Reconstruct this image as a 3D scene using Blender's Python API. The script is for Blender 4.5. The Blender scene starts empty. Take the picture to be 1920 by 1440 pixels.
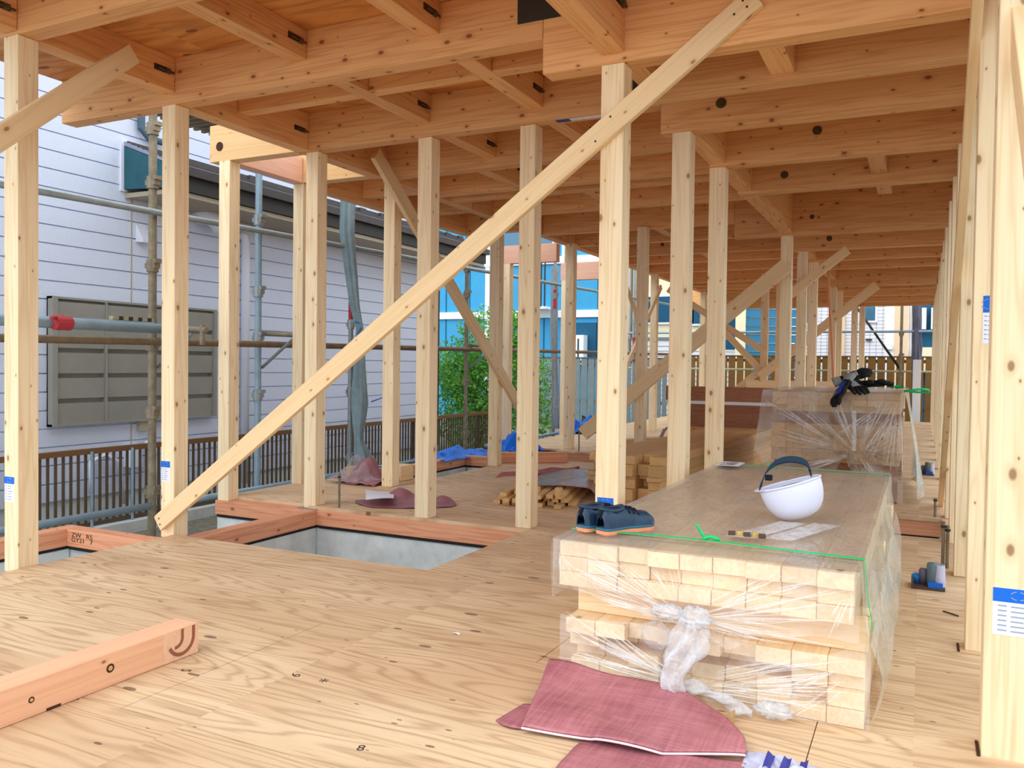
import bpy, bmesh, math, random
from mathutils import Vector, Matrix, noise, Euler
random.seed(7)
sc = bpy.context.scene
C = sc.collection
PI = math.pi

# ------------------------------------------------------------------ camera, world, sun, exposure
cam_d = bpy.data.cameras.new('camera'); cam = bpy.data.objects.new('camera', cam_d); C.objects.link(cam)
YAW, PITCH, ROLL, CAMH, FPX = 0.456765199, -0.022772552, 0.012689711, 1.0116, 1564.2255
fw = Vector((-math.sin(YAW)*math.cos(PITCH), math.cos(YAW)*math.cos(PITCH), math.sin(PITCH)))
r0 = Vector((math.cos(YAW), math.sin(YAW), 0)); u0 = r0.cross(fw)
rr = math.cos(ROLL)*r0 + math.sin(ROLL)*u0; uu = -math.sin(ROLL)*r0 + math.cos(ROLL)*u0
cam.matrix_world = Matrix(((rr.x, uu.x, -fw.x, 0), (rr.y, uu.y, -fw.y, 0), (rr.z, uu.z, -fw.z, CAMH), (0, 0, 0, 1)))
cam_d.sensor_width = 36; cam_d.lens = 36*FPX/1920; cam_d.clip_start = 0.02; cam_d.clip_end = 300
sc.camera = cam
w = bpy.data.worlds.new('overcast_sky'); sc.world = w; w.use_nodes = True
bg = w.node_tree.nodes['Background']; bg.inputs[0].default_value = (0.86, 0.94, 1.0, 1); bg.inputs[1].default_value = 1.45
sun_d = bpy.data.lights.new('veiled_sun', 'SUN'); sun_d.energy = 0.8; sun_d.angle = math.radians(50); sun_d.color = (1, .97, .92)
sun = bpy.data.objects.new('veiled_sun', sun_d); C.objects.link(sun); sun.rotation_euler = (math.radians(42), 0, math.radians(-28))
sc.view_settings.view_transform = 'Standard'; sc.view_settings.look = 'None'
sc.view_settings.exposure = 0.55; sc.view_settings.gamma = 1; sc.view_settings.use_curve_mapping = False
sc.cycles.max_bounces = 14; sc.cycles.diffuse_bounces = 8; sc.cycles.glossy_bounces = 4
sc.cycles.transparent_max_bounces = 16; sc.cycles.transmission_bounces = 6
sc.cycles.caustics_reflective = False; sc.cycles.caustics_refractive = False
sc.cycles.use_denoising = True

# ------------------------------------------------------------------ materials
def lin(c):
    return tuple(((v/255)/12.92 if v/255 <= .04045 else ((v/255+.055)/1.055)**2.4) for v in c) + (1,)
class N:
    def __init__(s, name):
        s.m = bpy.data.materials.new(name); s.m.use_nodes = True; s.t = s.m.node_tree
        s.b = s.t.nodes['Principled BSDF']; s.out = s.t.nodes['Material Output']
    def n(s, typ, ins=None, **kw):
        x = s.t.nodes.new(typ)
        for k, v in kw.items(): setattr(x, k, v)
        for k, v in (ins or {}).items(): s.set(x, k, v)
        return x
    def set(s, x, k, v):
        if isinstance(v, bpy.types.NodeSocket): s.t.links.new(v, x.inputs[k])
        elif isinstance(v, bpy.types.Node): s.t.links.new(v.outputs[0], x.inputs[k])
        else: x.inputs[k].default_value = v
    def math(s, op, a, b=0.0, c=0.0):
        return s.n('ShaderNodeMath', {0: a, 1: b, 2: c}, operation=op)
    def mix(s, f, a, b, blend='MIX'):
        x = s.n('ShaderNodeMix', data_type='RGBA', blend_type=blend)
        for k, v in ((0, f), (6, a), (7, b)): s.set(x, k, v)
        return x.outputs[2]
    def ramp(s, f, stops):
        x = s.n('ShaderNodeValToRGB', {0: f}); e = x.color_ramp.elements
        while len(e) < len(stops): e.new(.5)
        for i, (p, c) in enumerate(stops): e[i].position = p; e[i].color = c if len(c) == 4 else (*c, 1)
        return x.outputs[0]
    def coords(s, scale, rnd=37.0):
        tc = s.n('ShaderNodeTexCoord'); oi = s.n('ShaderNodeObjectInfo')
        off = s.n('ShaderNodeVectorMath', {0: tc.outputs['Object']}, operation='ADD')
        cx = s.n('ShaderNodeCombineXYZ', {0: s.math('MULTIPLY', oi.outputs['Random'], rnd), 1: s.math('MULTIPLY', oi.outputs['Random'], rnd*.7), 2: s.math('MULTIPLY', oi.outputs['Random'], rnd*.3)})
        s.t.links.new(cx.outputs[0], off.inputs[1])
        mp = s.n('ShaderNodeMapping', {0: off, 3: scale})
        return mp.outputs[0], oi.outputs['Random']
def plain(name, rgb, rough=.6, metal=0.0, var=.0, vs=6.0, spec=.3, bump=0.0):
    s = N(name); c = lin(rgb)
    if var:
        v, r = s.coords((vs, vs, vs)); n = s.n('ShaderNodeTexNoise', {'Vector': v, 'Scale': 1, 'Detail': 5, 'Roughness': .65})
        d = tuple(x*(1-var) for x in c[:3]) + (1,); l = tuple(min(1, x*(1+var*.5)) for x in c[:3]) + (1,)
        s.set(s.b, 'Base Color', s.ramp(n.outputs[0], [(.3, d), (.7, l)]))
        if bump: s.set(s.b, 'Normal', s.n('ShaderNodeBump', {'Strength': bump, 'Distance': .01, 'Height': n.outputs[0]}))
    else: s.b.inputs['Base Color'].default_value = c
    s.b.inputs['Roughness'].default_value = rough; s.b.inputs['Metallic'].default_value = metal
    s.b.inputs['Specular IOR Level'].default_value = spec
    return s.m
def wood(name, light, dark, knot, grain=1.0, vary=.16, knots=.62, streak=.5):
    s = N(name)
    v, r = s.coords((.5, 11, 11)); big = s.n('ShaderNodeTexNoise', {'Vector': v, 'Scale': 1, 'Detail': 3, 'Roughness': .55, 'Distortion': .25})
    v2, _ = s.coords((1.6, 95, 95)); fine = s.n('ShaderNodeTexNoise', {'Vector': v2, 'Scale': 1, 'Detail': 2, 'Roughness': .6})
    band = s.math('SINE', s.math('MULTIPLY', big.outputs[0], 55*grain)); band = s.math('MULTIPLY_ADD', band, .5, .5); band = s.math('POWER', band, 2.5)
    f = s.math('MULTIPLY_ADD', fine.outputs[0], .55, s.math('MULTIPLY', band, streak*.55)); f = s.math('ADD', f, s.math('MULTIPLY_ADD', big.outputs[0], .7, -.55))
    col = s.mix(f, lin(light), lin(dark)); s.t.nodes[-1].clamp_factor = True
    v3, _ = s.coords((1, 1, 1)); sx3 = s.n('ShaderNodeSeparateXYZ', {0: v3})
    k2 = s.n('ShaderNodeCombineXYZ', {0: s.math('MULTIPLY', sx3.outputs[0], 5.2), 1: s.math('MULTIPLY', s.math('ADD', sx3.outputs[1], sx3.outputs[2]), 9.0)})
    vo = s.n('ShaderNodeTexVoronoi', {'Vector': k2.outputs[0], 'Scale': 1, 'Randomness': 1}, voronoi_dimensions='2D')
    sep = s.n('ShaderNodeSeparateColor', {0: vo.outputs['Color']}); keep = s.math('GREATER_THAN', sep.outputs[0], knots)
    rel = s.math('DIVIDE', vo.outputs['Distance'], s.math('MULTIPLY_ADD', s.math('POWER', sep.outputs[1], 2.0), .075, .028))
    halo = s.n('ShaderNodeMapRange', {0: rel, 1: 2.6, 2: .9, 3: 0, 4: .5}); col = s.mix(s.math('MULTIPLY', halo, keep), col, lin(dark))
    kn = s.n('ShaderNodeMapRange', {0: rel, 1: 1.1, 2: .6, 3: 0, 4: .78}); col = s.mix(s.math('MULTIPLY', kn, keep), col, lin(knot))
    bright = s.math('MULTIPLY_ADD', r, vary, 1-vary*.5)
    hs = s.n('ShaderNodeHueSaturation', {'Color': col, 'Value': bright})
    s.set(s.b, 'Base Color', hs.outputs[0]); s.b.inputs['Roughness'].default_value = .55; s.b.inputs['Specular IOR Level'].default_value = .25
    s.set(s.b, 'Normal', s.n('ShaderNodeBump', {'Strength': .06, 'Distance': .004, 'Height': fine.outputs[0]}))
    return s.m
def plywood(name, light, mid, dark, knot, sx=.55, sy=3.2, lines=26.0, contrast=.8, panel=True, kn_s=(4.2, 9.5), kn_t=.62):
    s = N(name); tc = s.n('ShaderNodeTexCoord'); P = tc.outputs['Object']
    base = P
    if panel:   # each sheet shifts the figure
        sep = s.n('ShaderNodeSeparateXYZ', {0: P})
        ix = s.math('FLOOR', s.math('MULTIPLY', sep.outputs[0], 1/1.82)); iy = s.math('FLOOR', s.math('MULTIPLY', sep.outputs[1], 1/.91))
        off = s.n('ShaderNodeCombineXYZ', {0: s.math('MULTIPLY', iy, 3.7), 1: s.math('MULTIPLY', ix, 5.3), 2: s.math('MULTIPLY_ADD', ix, 2.9, s.math('MULTIPLY', iy, 7.1))})
        base = s.n('ShaderNodeVectorMath', {0: P, 1: off.outputs[0]}, operation='ADD').outputs[0]
    mp = s.n('ShaderNodeMapping', {0: base, 3: (sx, sy, 1)}).outputs[0]
    fig = s.n('ShaderNodeTexNoise', {'Vector': mp, 'Scale': 1, 'Detail': 2.2, 'Roughness': .45, 'Distortion': .35})
    ln = s.math('MULTIPLY_ADD', s.math('SINE', s.math('MULTIPLY', fig.outputs[0], lines*2.4)), .5, .5); ln = s.math('POWER', ln, 3.2)
    mp2 = s.n('ShaderNodeMapping', {0: base, 3: (5, 95, 1)}).outputs[0]
    fine = s.n('ShaderNodeTexNoise', {'Vector': mp2, 'Scale': 1, 'Detail': 3, 'Roughness': .6})
    mp4 = s.n('ShaderNodeMapping', {0: base, 3: (1.2, 3.0, 1)}).outputs[0]
    tone = s.n('ShaderNodeTexNoise', {'Vector': mp4, 'Scale': 1, 'Detail': 2})
    col = s.mix(s.ramp(tone.outputs[0], [(.35, (0, 0, 0)), (.68, (1, 1, 1))]), lin(light), lin(mid))
    f = s.math('MULTIPLY', s.math('MULTIPLY_ADD', fine.outputs[0], .7, .25), s.math('MULTIPLY', ln, contrast))
    col = s.mix(f, col, lin(dark))
    streak = s.n('ShaderNodeMapRange', {0: fine.outputs[0], 1: .56, 2: .76, 3: 0, 4: .55})
    col = s.mix(streak, col, lin(dark))
    mp3 = s.n('ShaderNodeMapping', {0: base, 3: (*kn_s, 1)}).outputs[0]
    vo = s.n('ShaderNodeTexVoronoi', {'Vector': mp3, 'Scale': 1, 'Randomness': 1}); sp = s.n('ShaderNodeSeparateColor', {0: vo.outputs['Color']})
    size = s.math('MULTIPLY_ADD', s.math('POWER', sp.outputs[1], 3.0), .16, .05)
    kn = s.math('LESS_THAN', vo.outputs['Distance'], size); kn = s.math('MULTIPLY', kn, s.math('GREATER_THAN', sp.outputs[0], kn_t))
    col = s.mix(s.math('MULTIPLY', kn, .72), col, lin(knot))
    s.set(s.b, 'Base Color', col); s.b.inputs['Roughness'].default_value = .6; s.b.inputs['Specular IOR Level'].default_value = .2
    return s.m
def film(name, tint, lo, hi, rough=.16, sc_=5.0):
    s = N(name); v, r = s.coords((sc_, sc_*.6, sc_))
    n = s.n('ShaderNodeTexNoise', {'Vector': v, 'Scale': 1, 'Detail': 6, 'Roughness': .7, 'Distortion': 1.2})
    lw = s.n('ShaderNodeLayerWeight', {0: .45})
    a = s.n('ShaderNodeMapRange', {0: n.outputs[0], 1: .35, 2: .72, 3: lo, 4: hi})
    a = s.math('ADD', a, s.math('MULTIPLY', lw.outputs['Facing'], .22))
    s.b.inputs['Base Color'].default_value = lin(tint); s.b.inputs['Roughness'].default_value = rough
    s.b.inputs['Specular IOR Level'].default_value = .9
    s.set(s.b, 'Alpha', a)
    v2, _ = s.coords((26, 9, 26)); n2 = s.n('ShaderNodeTexNoise', {'Vector': v2, 'Scale': 1, 'Detail': 3, 'Distortion': 1.5})
    s.set(s.b, 'Normal', s.n('ShaderNodeBump', {'Strength': .5, 'Distance': .012, 'Height': n2.outputs[0]}))
    return s.m
def fabric(name, rgb, rgb2, scale=420):
    s = N(name); tc = s.n('ShaderNodeTexCoord')
    def weave(sx, sy):
        mp = s.n('ShaderNodeMapping', {0: tc.outputs['Object'], 3: (sx, sy, 20)}); return s.n('ShaderNodeTexNoise', {'Vector': mp.outputs[0], 'Scale': 1, 'Detail': 2})
    wa = weave(scale*.3, 7); wb = weave(7, scale*.3); n = s.n('ShaderNodeTexNoise', {'Vector': tc.outputs['Object'], 'Scale': 9, 'Detail': 5})
    f = s.math('ADD', wa.outputs[0], wb.outputs[0]); f = s.math('MULTIPLY_ADD', f, .85, s.math('MULTIPLY_ADD', n.outputs[0], 1.0, -.98))
    cl_ = s.n('ShaderNodeClamp', {0: f})
    s.set(s.b, 'Base Color', s.mix(cl_.outputs[0], lin(rgb), lin(rgb2))); s.b.inputs['Roughness'].default_value = .5
    s.set(s.b, 'Normal', s.n('ShaderNodeBump', {'Strength': .12, 'Distance': .003, 'Height': f}))
    return s.m
M = {}
M['pale'] = wood('pale_spruce', (244, 224, 188), (218, 184, 136), (128, 90, 58), grain=.9, knots=.36, streak=.7)
M['pale2'] = wood('pale_brace', (240, 212, 168), (218, 180, 126), (138, 100, 66), grain=.6, knots=.55)
M['orange'] = wood('fir_beam', (230, 178, 122), (200, 134, 80), (100, 56, 32), vary=.22, streak=.8, knots=.45)
M['pinkbeam'] = wood('pink_fir', (240, 192, 168), (220, 156, 128), (140, 90, 74), vary=.08)
M['pinkwood'] = wood('pink_timber', (232, 182, 146), (208, 148, 110), (110, 66, 48), vary=.05, knots=.9)
M['red'] = wood('red_fir', (224, 160, 124), (190, 116, 82), (98, 54, 38), vary=.12, streak=.9)
M['lvl'] = wood('laminated_brown', (166, 112, 82), (128, 80, 58), (92, 54, 40), knots=2, streak=.9, grain=2)
M['stick'] = wood('sawn_batten', (238, 216, 180), (212, 178, 134), (150, 112, 74), vary=.26, knots=.8)
M['yellow'] = wood('yellow_lumber', (210, 172, 118), (178, 136, 84), (120, 84, 52), vary=.3, knots=.8)
M['ply'] = plywood('floor_plywood', (224, 196, 160), (206, 172, 136), (158, 116, 82), (84, 58, 44), sx=.62, sy=5.2, lines=40, contrast=.72, kn_s=(6.5, 17.0), kn_t=.36)
M['plyc'] = plywood('ceiling_plywood', (220, 156, 92), (200, 132, 70), (152, 90, 40), (104, 60, 30), panel=True, lines=20)
M['conc'] = plain('concrete', (214, 220, 220), .85, var=.22, vs=5, bump=.1)
M['black'] = plain('black_rubber', (30, 24, 26), .7)
M['ground'] = plain('gravel_soil', (128, 122, 108), .95, var=.4, vs=14, bump=.6)
M['steel'] = plain('galvanised_steel', (150, 158, 160), .42, .55, var=.2, vs=12)
M['rust'] = plain('weathered_steel', (142, 132, 112), .6, .3, var=.35, vs=16)
M['bluepipe'] = plain('blue_grey_pipe', (146, 170, 186), .45, .25, var=.15, vs=10)
M['brownpipe'] = plain('brown_pipe', (128, 106, 82), .6, .3, var=.25, vs=12)
M['redtape'] = plain('red_clamp', (176, 58, 66), .6)
M['teal'] = plain('teal_board', (40, 92, 104), .6, var=.25, vs=9)
M['siding'] = plain('white_siding', (214, 220, 238), .75, var=.06, vs=60, bump=.35)
M['beige'] = plain('beige_soffit', (176, 164, 142), .7)
M['roof'] = plain('slate_roof', (150, 150, 176), .5, var=.2, vs=30)
M['gutter'] = plain('dark_gutter', (70, 62, 60), .45, var=.2)
M['louver'] = plain('grey_louver', (150, 147, 138), .55, var=.08, vs=4)
M['pvc'] = plain('white_pvc', (224, 226, 238), .4)
M['alu'] = plain('bronze_fence', (128, 92, 58), .5, .3)
M['slat'] = plain('dark_slat', (98, 82, 66), .55, .2)
M['darkmetal'] = plain('dark_metal', (62, 60, 56), .5, .5)
M['bolt'] = plain('brown_bolt', (92, 76, 52), .5, .5)
M['recess'] = plain('recess_shade_and_knot', (70, 42, 24), .8)  # dark brown painted as shade in slots, holes and floor gaps; also knots
M['white'] = plain('white_paint', (240, 240, 244), .5)
M['paper'] = plain('white_paper', (232, 234, 248), .6)
M['blue'] = plain('label_blue', (10, 104, 214), .4)
M['ink'] = plain('grey_print', (150, 160, 180), .6)
M['stamp'] = plain('black_stamp', (70, 50, 44), .7)
M['green'] = plain('green_strap', (28, 200, 118), .4)
M['tarpblue'] = plain('blue_tarp', (10, 112, 226), .45, var=.2, vs=9)
M['tarpgrey'] = plain('grey_sheet', (134, 156, 164), .6, var=.25, vs=6)
M['tarpdark'] = plain('dark_grey_sheet', (98, 98, 118), .55, var=.25, vs=8)
M['tarpgrey2'] = plain('pale_grey_sheet', (150, 158, 172), .6, var=.2, vs=8)
M['mauve'] = fabric('mauve_cloth', (138, 84, 96), (166, 112, 122))
M['baybeam'] = wood('bay_beam_wood', (226, 188, 138), (204, 158, 104), (130, 90, 56))
M['planed'] = wood('planed_end_wood', (232, 190, 158), (212, 158, 122), (130, 84, 60))
M['groove'] = plain('routed_shadow', (150, 92, 70), .8)
M['slatepipe'] = plain('slate_pipe', (74, 96, 112), .5)
M['redcloth'] = fabric('red_woven_bag', (150, 82, 92), (200, 132, 138))
M['bagwhite'] = plain('pale_bag', (196, 198, 224), .5, var=.15, vs=20)
M['inkblue'] = plain('deep_blue_print', (44, 52, 150), .5)
M['hem'] = plain('pale_hem', (232, 206, 210), .6)
M['helmet'] = plain('helmet_shell', (226, 230, 252), .25, spec=.5)
M['strap'] = plain('dark_strap', (30, 52, 74), .7)
M['shoe'] = fabric('navy_mesh', (8, 28, 54), (28, 76, 108), 900)
M['shoedark'] = plain('navy_lining', (14, 18, 34), .8)
M['sole'] = plain('gum_sole', (226, 150, 108), .5)
M['midsole'] = plain('teal_midsole', (54, 104, 130), .6)
M['glove'] = plain('black_glove', (24, 28, 30), .7, var=.3, vs=30)
M['glovegrey'] = plain('grey_glove', (150, 156, 152), .7)
M['gloveblue'] = plain('blue_glove', (34, 66, 196), .6)
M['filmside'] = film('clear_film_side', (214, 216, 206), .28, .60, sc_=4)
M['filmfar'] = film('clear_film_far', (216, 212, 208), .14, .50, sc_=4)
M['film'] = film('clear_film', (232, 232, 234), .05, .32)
M['filmtop'] = film('film_top_reflection_tint', (178, 166, 156), .30, .62, rough=.17, sc_=3.0)  # taupe tint puts the dark ceiling's reflection into the film colour
M['knotfilm'] = film('bunched_film', (232, 236, 242), .18, .55, sc_=14)
M['bluewall'] = plain('blue_panels', (58, 156, 204), .5, var=.05)
M['tealwall'] = plain('teal_siding', (50, 120, 156), .6)
M['dkblue'] = plain('dark_blue_wall', (16, 84, 118), .6)
M['cream'] = plain('cream_wall', (240, 230, 196), .7)
M['whitetile'] = plain('white_tile', (236, 236, 246), .4)
M['peach'] = plain('peach_pilaster', (238, 206, 170), .6)
M['glass'] = plain('window_glass', (60, 110, 140), .1, spec=.8)
M['boardf'] = wood('fence_board', (128, 92, 44), (98, 66, 28), (70, 44, 20), knots=2)
M['greyf'] = plain('grey_fence', (120, 132, 134), .6, var=.15)
M['leaf'] = plain('shrub_leaf', (132, 196, 84), .5, var=.45, vs=4)
M['bark'] = plain('bark', (96, 80, 58), .9)
M['clamp'] = plain('clamp_tray', (84, 66, 58), .6)
M['bluebox'] = plain('blue_plastic', (20, 120, 200), .4)
M['can'] = plain('grey_can', (104, 122, 132), .45, .2)
M['deck'] = plain('scaffold_deck', (176, 170, 138), .6, var=.3, vs=30)
M['yellowblk'] = plain('brass_blocks', (206, 178, 104), .45, .2)

# ------------------------------------------------------------------ helpers
def tag(o, label=None, cat=None, group=None, kind=None):
    if label: o['label'] = label
    if cat: o['category'] = cat
    if group: o['group'] = group
    if kind: o['kind'] = kind
    return o
def link(name, me, mat=None, parent=None, smooth=False):
    o = bpy.data.objects.new(name, me); C.objects.link(o)
    if mat and not me.materials: me.materials.append(mat)
    if parent: o.parent = parent
    if smooth:
        for p in me.polygons: p.use_smooth = True
    return o
def empty(name, loc=(0, 0, 0), rz=0):
    o = bpy.data.objects.new(name, None); C.objects.link(o); o.location = loc; o.rotation_euler.z = rz; o.empty_display_size = .05
    return o
class MB:
    def __init__(s): s.v = []; s.f = []
    def box(s, x0, x1, y0, y1, z0, z1, mtx=None):
        k = len(s.v); P = [(x, y, z) for z in (z0, z1) for y in (y0, y1) for x in (x0, x1)]
        if mtx: P = [tuple(mtx @ Vector(p)) for p in P]
        s.v += P; s.f += [tuple(k+i for i in f) for f in ((0, 2, 3, 1), (4, 5, 7, 6), (0, 1, 5, 4), (2, 6, 7, 3), (0, 4, 6, 2), (1, 3, 7, 5))]
        return s
    def tube(s, pts, r, n=8, cap=True):
        pts = [Vector(p) for p in pts]; k0 = len(s.v); N_ = len(pts); rs = r if isinstance(r, (list, tuple)) else [r]*N_
        ref = None
        for i, p in enumerate(pts):
            d = (pts[min(i+1, N_-1)] - pts[max(i-1, 0)]).normalized()
            if ref is None: ref = Vector((0, 0, 1)) if abs(d.z) < .9 else Vector((1, 0, 0))
            a = (ref - d*ref.dot(d)).normalized(); b = d.cross(a); ref = a
            for j in range(n):
                t = 2*PI*j/n; s.v.append(tuple(p + (a*math.cos(t) + b*math.sin(t))*rs[i]))
        for i in range(N_-1):
            for j in range(n): s.f.append((k0+i*n+j, k0+i*n+(j+1) % n, k0+(i+1)*n+(j+1) % n, k0+(i+1)*n+j))
        if cap: s.f.append(tuple(k0+j for j in range(n))[::-1]); s.f.append(tuple(k0+(N_-1)*n+j for j in range(n)))
        return s
    def lathe(s, prof, n=24, cx=0, cy=0):
        k = len(s.v)
        for (r, z) in prof:
            for j in range(n): s.v.append((cx+r*math.cos(2*PI*j/n), cy+r*math.sin(2*PI*j/n), z))
        for i in range(len(prof)-1):
            for j in range(n): s.f.append((k+i*n+j, k+i*n+(j+1) % n, k+(i+1)*n+(j+1) % n, k+(i+1)*n+j))
        return s
    def grid(s, fn, nu, nv):
        k = len(s.v)
        for j in range(nv+1):
            for i in range(nu+1): s.v.append(tuple(fn(i/nu, j/nv)))
        for j in range(nv):
            for i in range(nu): a = k+j*(nu+1)+i; s.f.append((a, a+1, a+nu+2, a+nu+1))
        return s
    def prism(s, pts, d):   # polygon in 3-D extruded by vector d
        k = len(s.v); n = len(pts); d = Vector(d); s.v += [tuple(p) for p in pts] + [tuple(Vector(p)+d) for p in pts]
        s.f.append(tuple(range(k, k+n))[::-1]); s.f.append(tuple(range(k+n, k+2*n)))
        for i in range(n): s.f.append((k+i, k+(i+1) % n, k+n+(i+1) % n, k+n+i))
        return s
    def build(s, name, mat, parent=None, smooth=False, bevel=0, subsurf=0, thick=0):
        me = bpy.data.meshes.new(name); me.from_pydata(s.v, [], s.f)
        bm = bmesh.new(); bm.from_mesh(me); bmesh.ops.recalc_face_normals(bm, faces=bm.faces); bm.to_mesh(me); bm.free()
        o = link(name, me, mat, parent, smooth)
        if thick: m = o.modifiers.new('thick', 'SOLIDIFY'); m.thickness = thick
        if subsurf: m = o.modifiers.new('sub', 'SUBSURF'); m.levels = m.render_levels = subsurf
        if bevel: m = o.modifiers.new('bevel', 'BEVEL'); m.width = bevel; m.segments = 2; m.limit_method = 'ANGLE'
        return o
def nz(x, y, z, s=1.0): return noise.noise(Vector((x*s, y*s, z*s)))
def bevbox(L, w_, h, b=.0025):
    bm = bmesh.new(); bmesh.ops.create_cube(bm, size=1)
    for v in bm.verts: v.co = Vector((v.co.x*L, v.co.y*w_, v.co.z*h))
    if b: bmesh.ops.bevel(bm, geom=list(bm.edges), offset=b, segments=1, affect='EDGES')
    me = bpy.data.meshes.new('timber'); bm.to_mesh(me); bm.free(); return me
def bar(name, p0, p1, w_, h, mat, up=(0, 0, 1), parent=None, b=.0025):
    """a squared timber from p0 to p1; its grain runs along its own x axis"""
    p0 = Vector(p0); p1 = Vector(p1); d = p1-p0; L = d.length; x = d.normalized(); u = Vector(up)
    if abs(x.dot(u)) > .98: u = Vector((0, 1, 0))
    y = u.cross(x).normalized(); z = x.cross(y)
    me = bevbox(L, w_, h, b); me.name = name; o = link(name, me, mat)
    m = Matrix((x, y, z)).transposed().to_4x4(); m.translation = (p0+p1)/2
    if parent: o.parent = parent; o.matrix_local = parent.matrix_world.inverted() @ m if False else m
    else: o.matrix_world = m
    return o
def tb(name, x0, x1, y0, y1, z0, z1, ax, mat, label=None, cat='beam', group=None, parent=None):
    """axis-aligned timber given by its extents"""
    cx, cy, cz = (x0+x1)/2, (y0+y1)/2, (z0+z1)/2
    if ax == 'x': o = bar(name, (x0, cy, cz), (x1, cy, cz), y1-y0, z1-z0, mat, parent=parent)
    elif ax == 'y': o = bar(name, (cx, y0, cz), (cx, y1, cz), x1-x0, z1-z0, mat, parent=parent)
    else: o = bar(name, (cx, cy, z0), (cx, cy, z1), x1-x0, y1-y0, mat, up=(0, 1, 0), parent=parent)
    if label: tag(o, label, cat, group)
    return o
def child_world(mb, name, mat, parent, **kw):
    """a part whose mesh is written in world coordinates under a moved parent"""
    bpy.context.view_layer.update()
    o = mb.build(name, mat, None, **kw); o.parent = parent; o.matrix_parent_inverse = parent.matrix_world.inverted(); return o
def text(body, size, mat, parent, mtx, name='printed_text', extrude=.0004):
    cu = bpy.data.curves.new(name, 'FONT'); cu.body = body; cu.size = size; cu.extrude = extrude; cu.align_x = 'CENTER'; cu.align_y = 'CENTER'; cu.space_line = .8
    o = bpy.data.objects.new(name, cu); C.objects.link(o); cu.materials.append(mat)
    bpy.context.view_layer.update()
    o.parent = parent; o.matrix_parent_inverse = parent.matrix_world.inverted(); o.matrix_world = mtx
    return o

# ------------------------------------------------------------------ ground and floor
g = MB().box(-40, 30, -8, 60, -.62, -.5).build('ground', M['ground']); tag(g, kind='structure')
T = .024
def sheets(rects):
    mb = MB()
    for (x0, x1, y0, y1) in rects: mb.box(x0, x1, y0, y1, -T, 0)
    return mb
G_ = .003
rects = []
def tile(x0, x1, y0, y1, ox=0):
    ys = [y0]; y = y0
    while y < y1-.05: y = min(y+.91, y1); ys.append(y)
    for k, (a, b) in enumerate(zip(ys[:-1], ys[1:])):
        xs = [x0]; x = x0 + (.91 if (k+ox) % 2 else 1.82)
        while x < x1-.1: xs.append(x); x += 1.82
        xs.append(x1)
        for c, d in zip(xs[:-1], xs[1:]): rects.append((c+G_/2, d-G_/2, a+G_/2, b-G_/2))
tile(-3.888, .30, -.16, 3.48); rects.append((-3.888, .30, -1.2, -.163))
tile(-2.157, .30, 3.483, 4.63, 1)
rects += [(-4.70, -3.88, 4.70, 5.55), (-4.615, -3.88, 5.553, 6.2)]
tile(-3.877, .30, 4.645, 5.615)
rects += [(-3.86, -.9, 5.618, 6.37), (.14, .30, 5.618, 6.37)]
tile(-3.86, .30, 6.373, 8.20)
rects += [(-2.3, .30, 8.203, 9.11)]
tile(-3.88, .30, 9.113, 18.15)
rects += [(-4.70, -3.883, 9.3, 18.15)]
fl = sheets(rects).build('floor', M['ply']); tag(fl, kind='structure')
# foundation walls under the sills and pit bottoms
def fwall(name, x0, x1, y0, y1, z1=-.149, z0=-.5):
    o = MB().box(x0, x1, y0, y1, z0, z1).build(name, M['conc'], bevel=.006); tag(o, kind='structure'); return o
for i, a in enumerate([(-3.92, .3, 4.655, 4.775), (-3.99, -3.805, 2.4, 4.65), (-4.80, -4.0, 3.40, 3.52), (-4.85, -4.69, 2.0, 3.395), (-4.72, -3.995, 4.62, 4.74),
                       (-4.74, -4.62, 4.745, 18.1), (-4.6, -3.93, 8.23, 8.35), (-3.9, .3, 6.41, 6.53), (-3.9, -2.2, 9.14, 9.26), (.17, .29, -1.2, 6.4), (.17, .29, 6.535, 18.1), (-3.99, -3.87, 4.78, 6.40),
                       (-3.99, -3.87, 6.535, 18.1), (-4.6, -3.93, 18.0, 18.12), (-3.8, .1, 2.45, 2.57)]):
    fwall('foundation_wall', *a)
pit = MB().box(-4.9, .4, -1.2, 18.2, -.497, -.46).build('foundation_slab', M['conc']); tag(pit, kind='structure')

# sills (reddish fir), each with its black packing strip
def sill(x0, x1, y0, y1, ax, label, packing=True, z1=-.024, mat='red'):
    o = tb('sill_beam', x0, x1, y0, y1, z1-.105, z1, ax, M[mat], label, 'sill')
    if packing: child_world(MB().box(x0+.012, x1-.012, y0+.006, y1-.006, -.149, -.1285), 'packing_strip', M['black'], o)
    return o
s_back = sill(-3.79, -2.2, 4.63, 4.735, 'x', 'reddish sill along the back edge of the middle floor pit')
sill(-3.895, -3.79, 3.585, 4.735, 'y', 'reddish sill along the left side of the middle floor pit')
sill(-4.72, -3.90, 4.60, 4.705, 'x', 'reddish sill under the outer left post, above a bare concrete wall')
s_txt = sill(-4.67, -3.90, 3.36, 3.465, 'x', 'sill with black stamped letters behind the leftmost post')
sill(-4.775, -4.67, 2.0, 3.465, 'y', 'sill running toward the viewer at the left frame edge')
sill(-4.725, -4.62, 5.56, 8.33, 'y', 'brown sill on the outer edge beside the narrow far left pit')
sill(-4.615, -3.88, 8.225, 8.33, 'x', 'short brown sill closing the far end of the narrow left pit')
sill(-4.725, -4.62, 9.0, 18.1, 'y', 'pale outer sill running to the far left corner')
sill(-3.86, -2.35, 9.125, 9.23, 'x', 'sill along the step far behind the loose floor timber')
sill(-.9, .14, 6.385, 6.49, 'x', 'reddish sill facing the narrow gap on the right floor')
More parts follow.
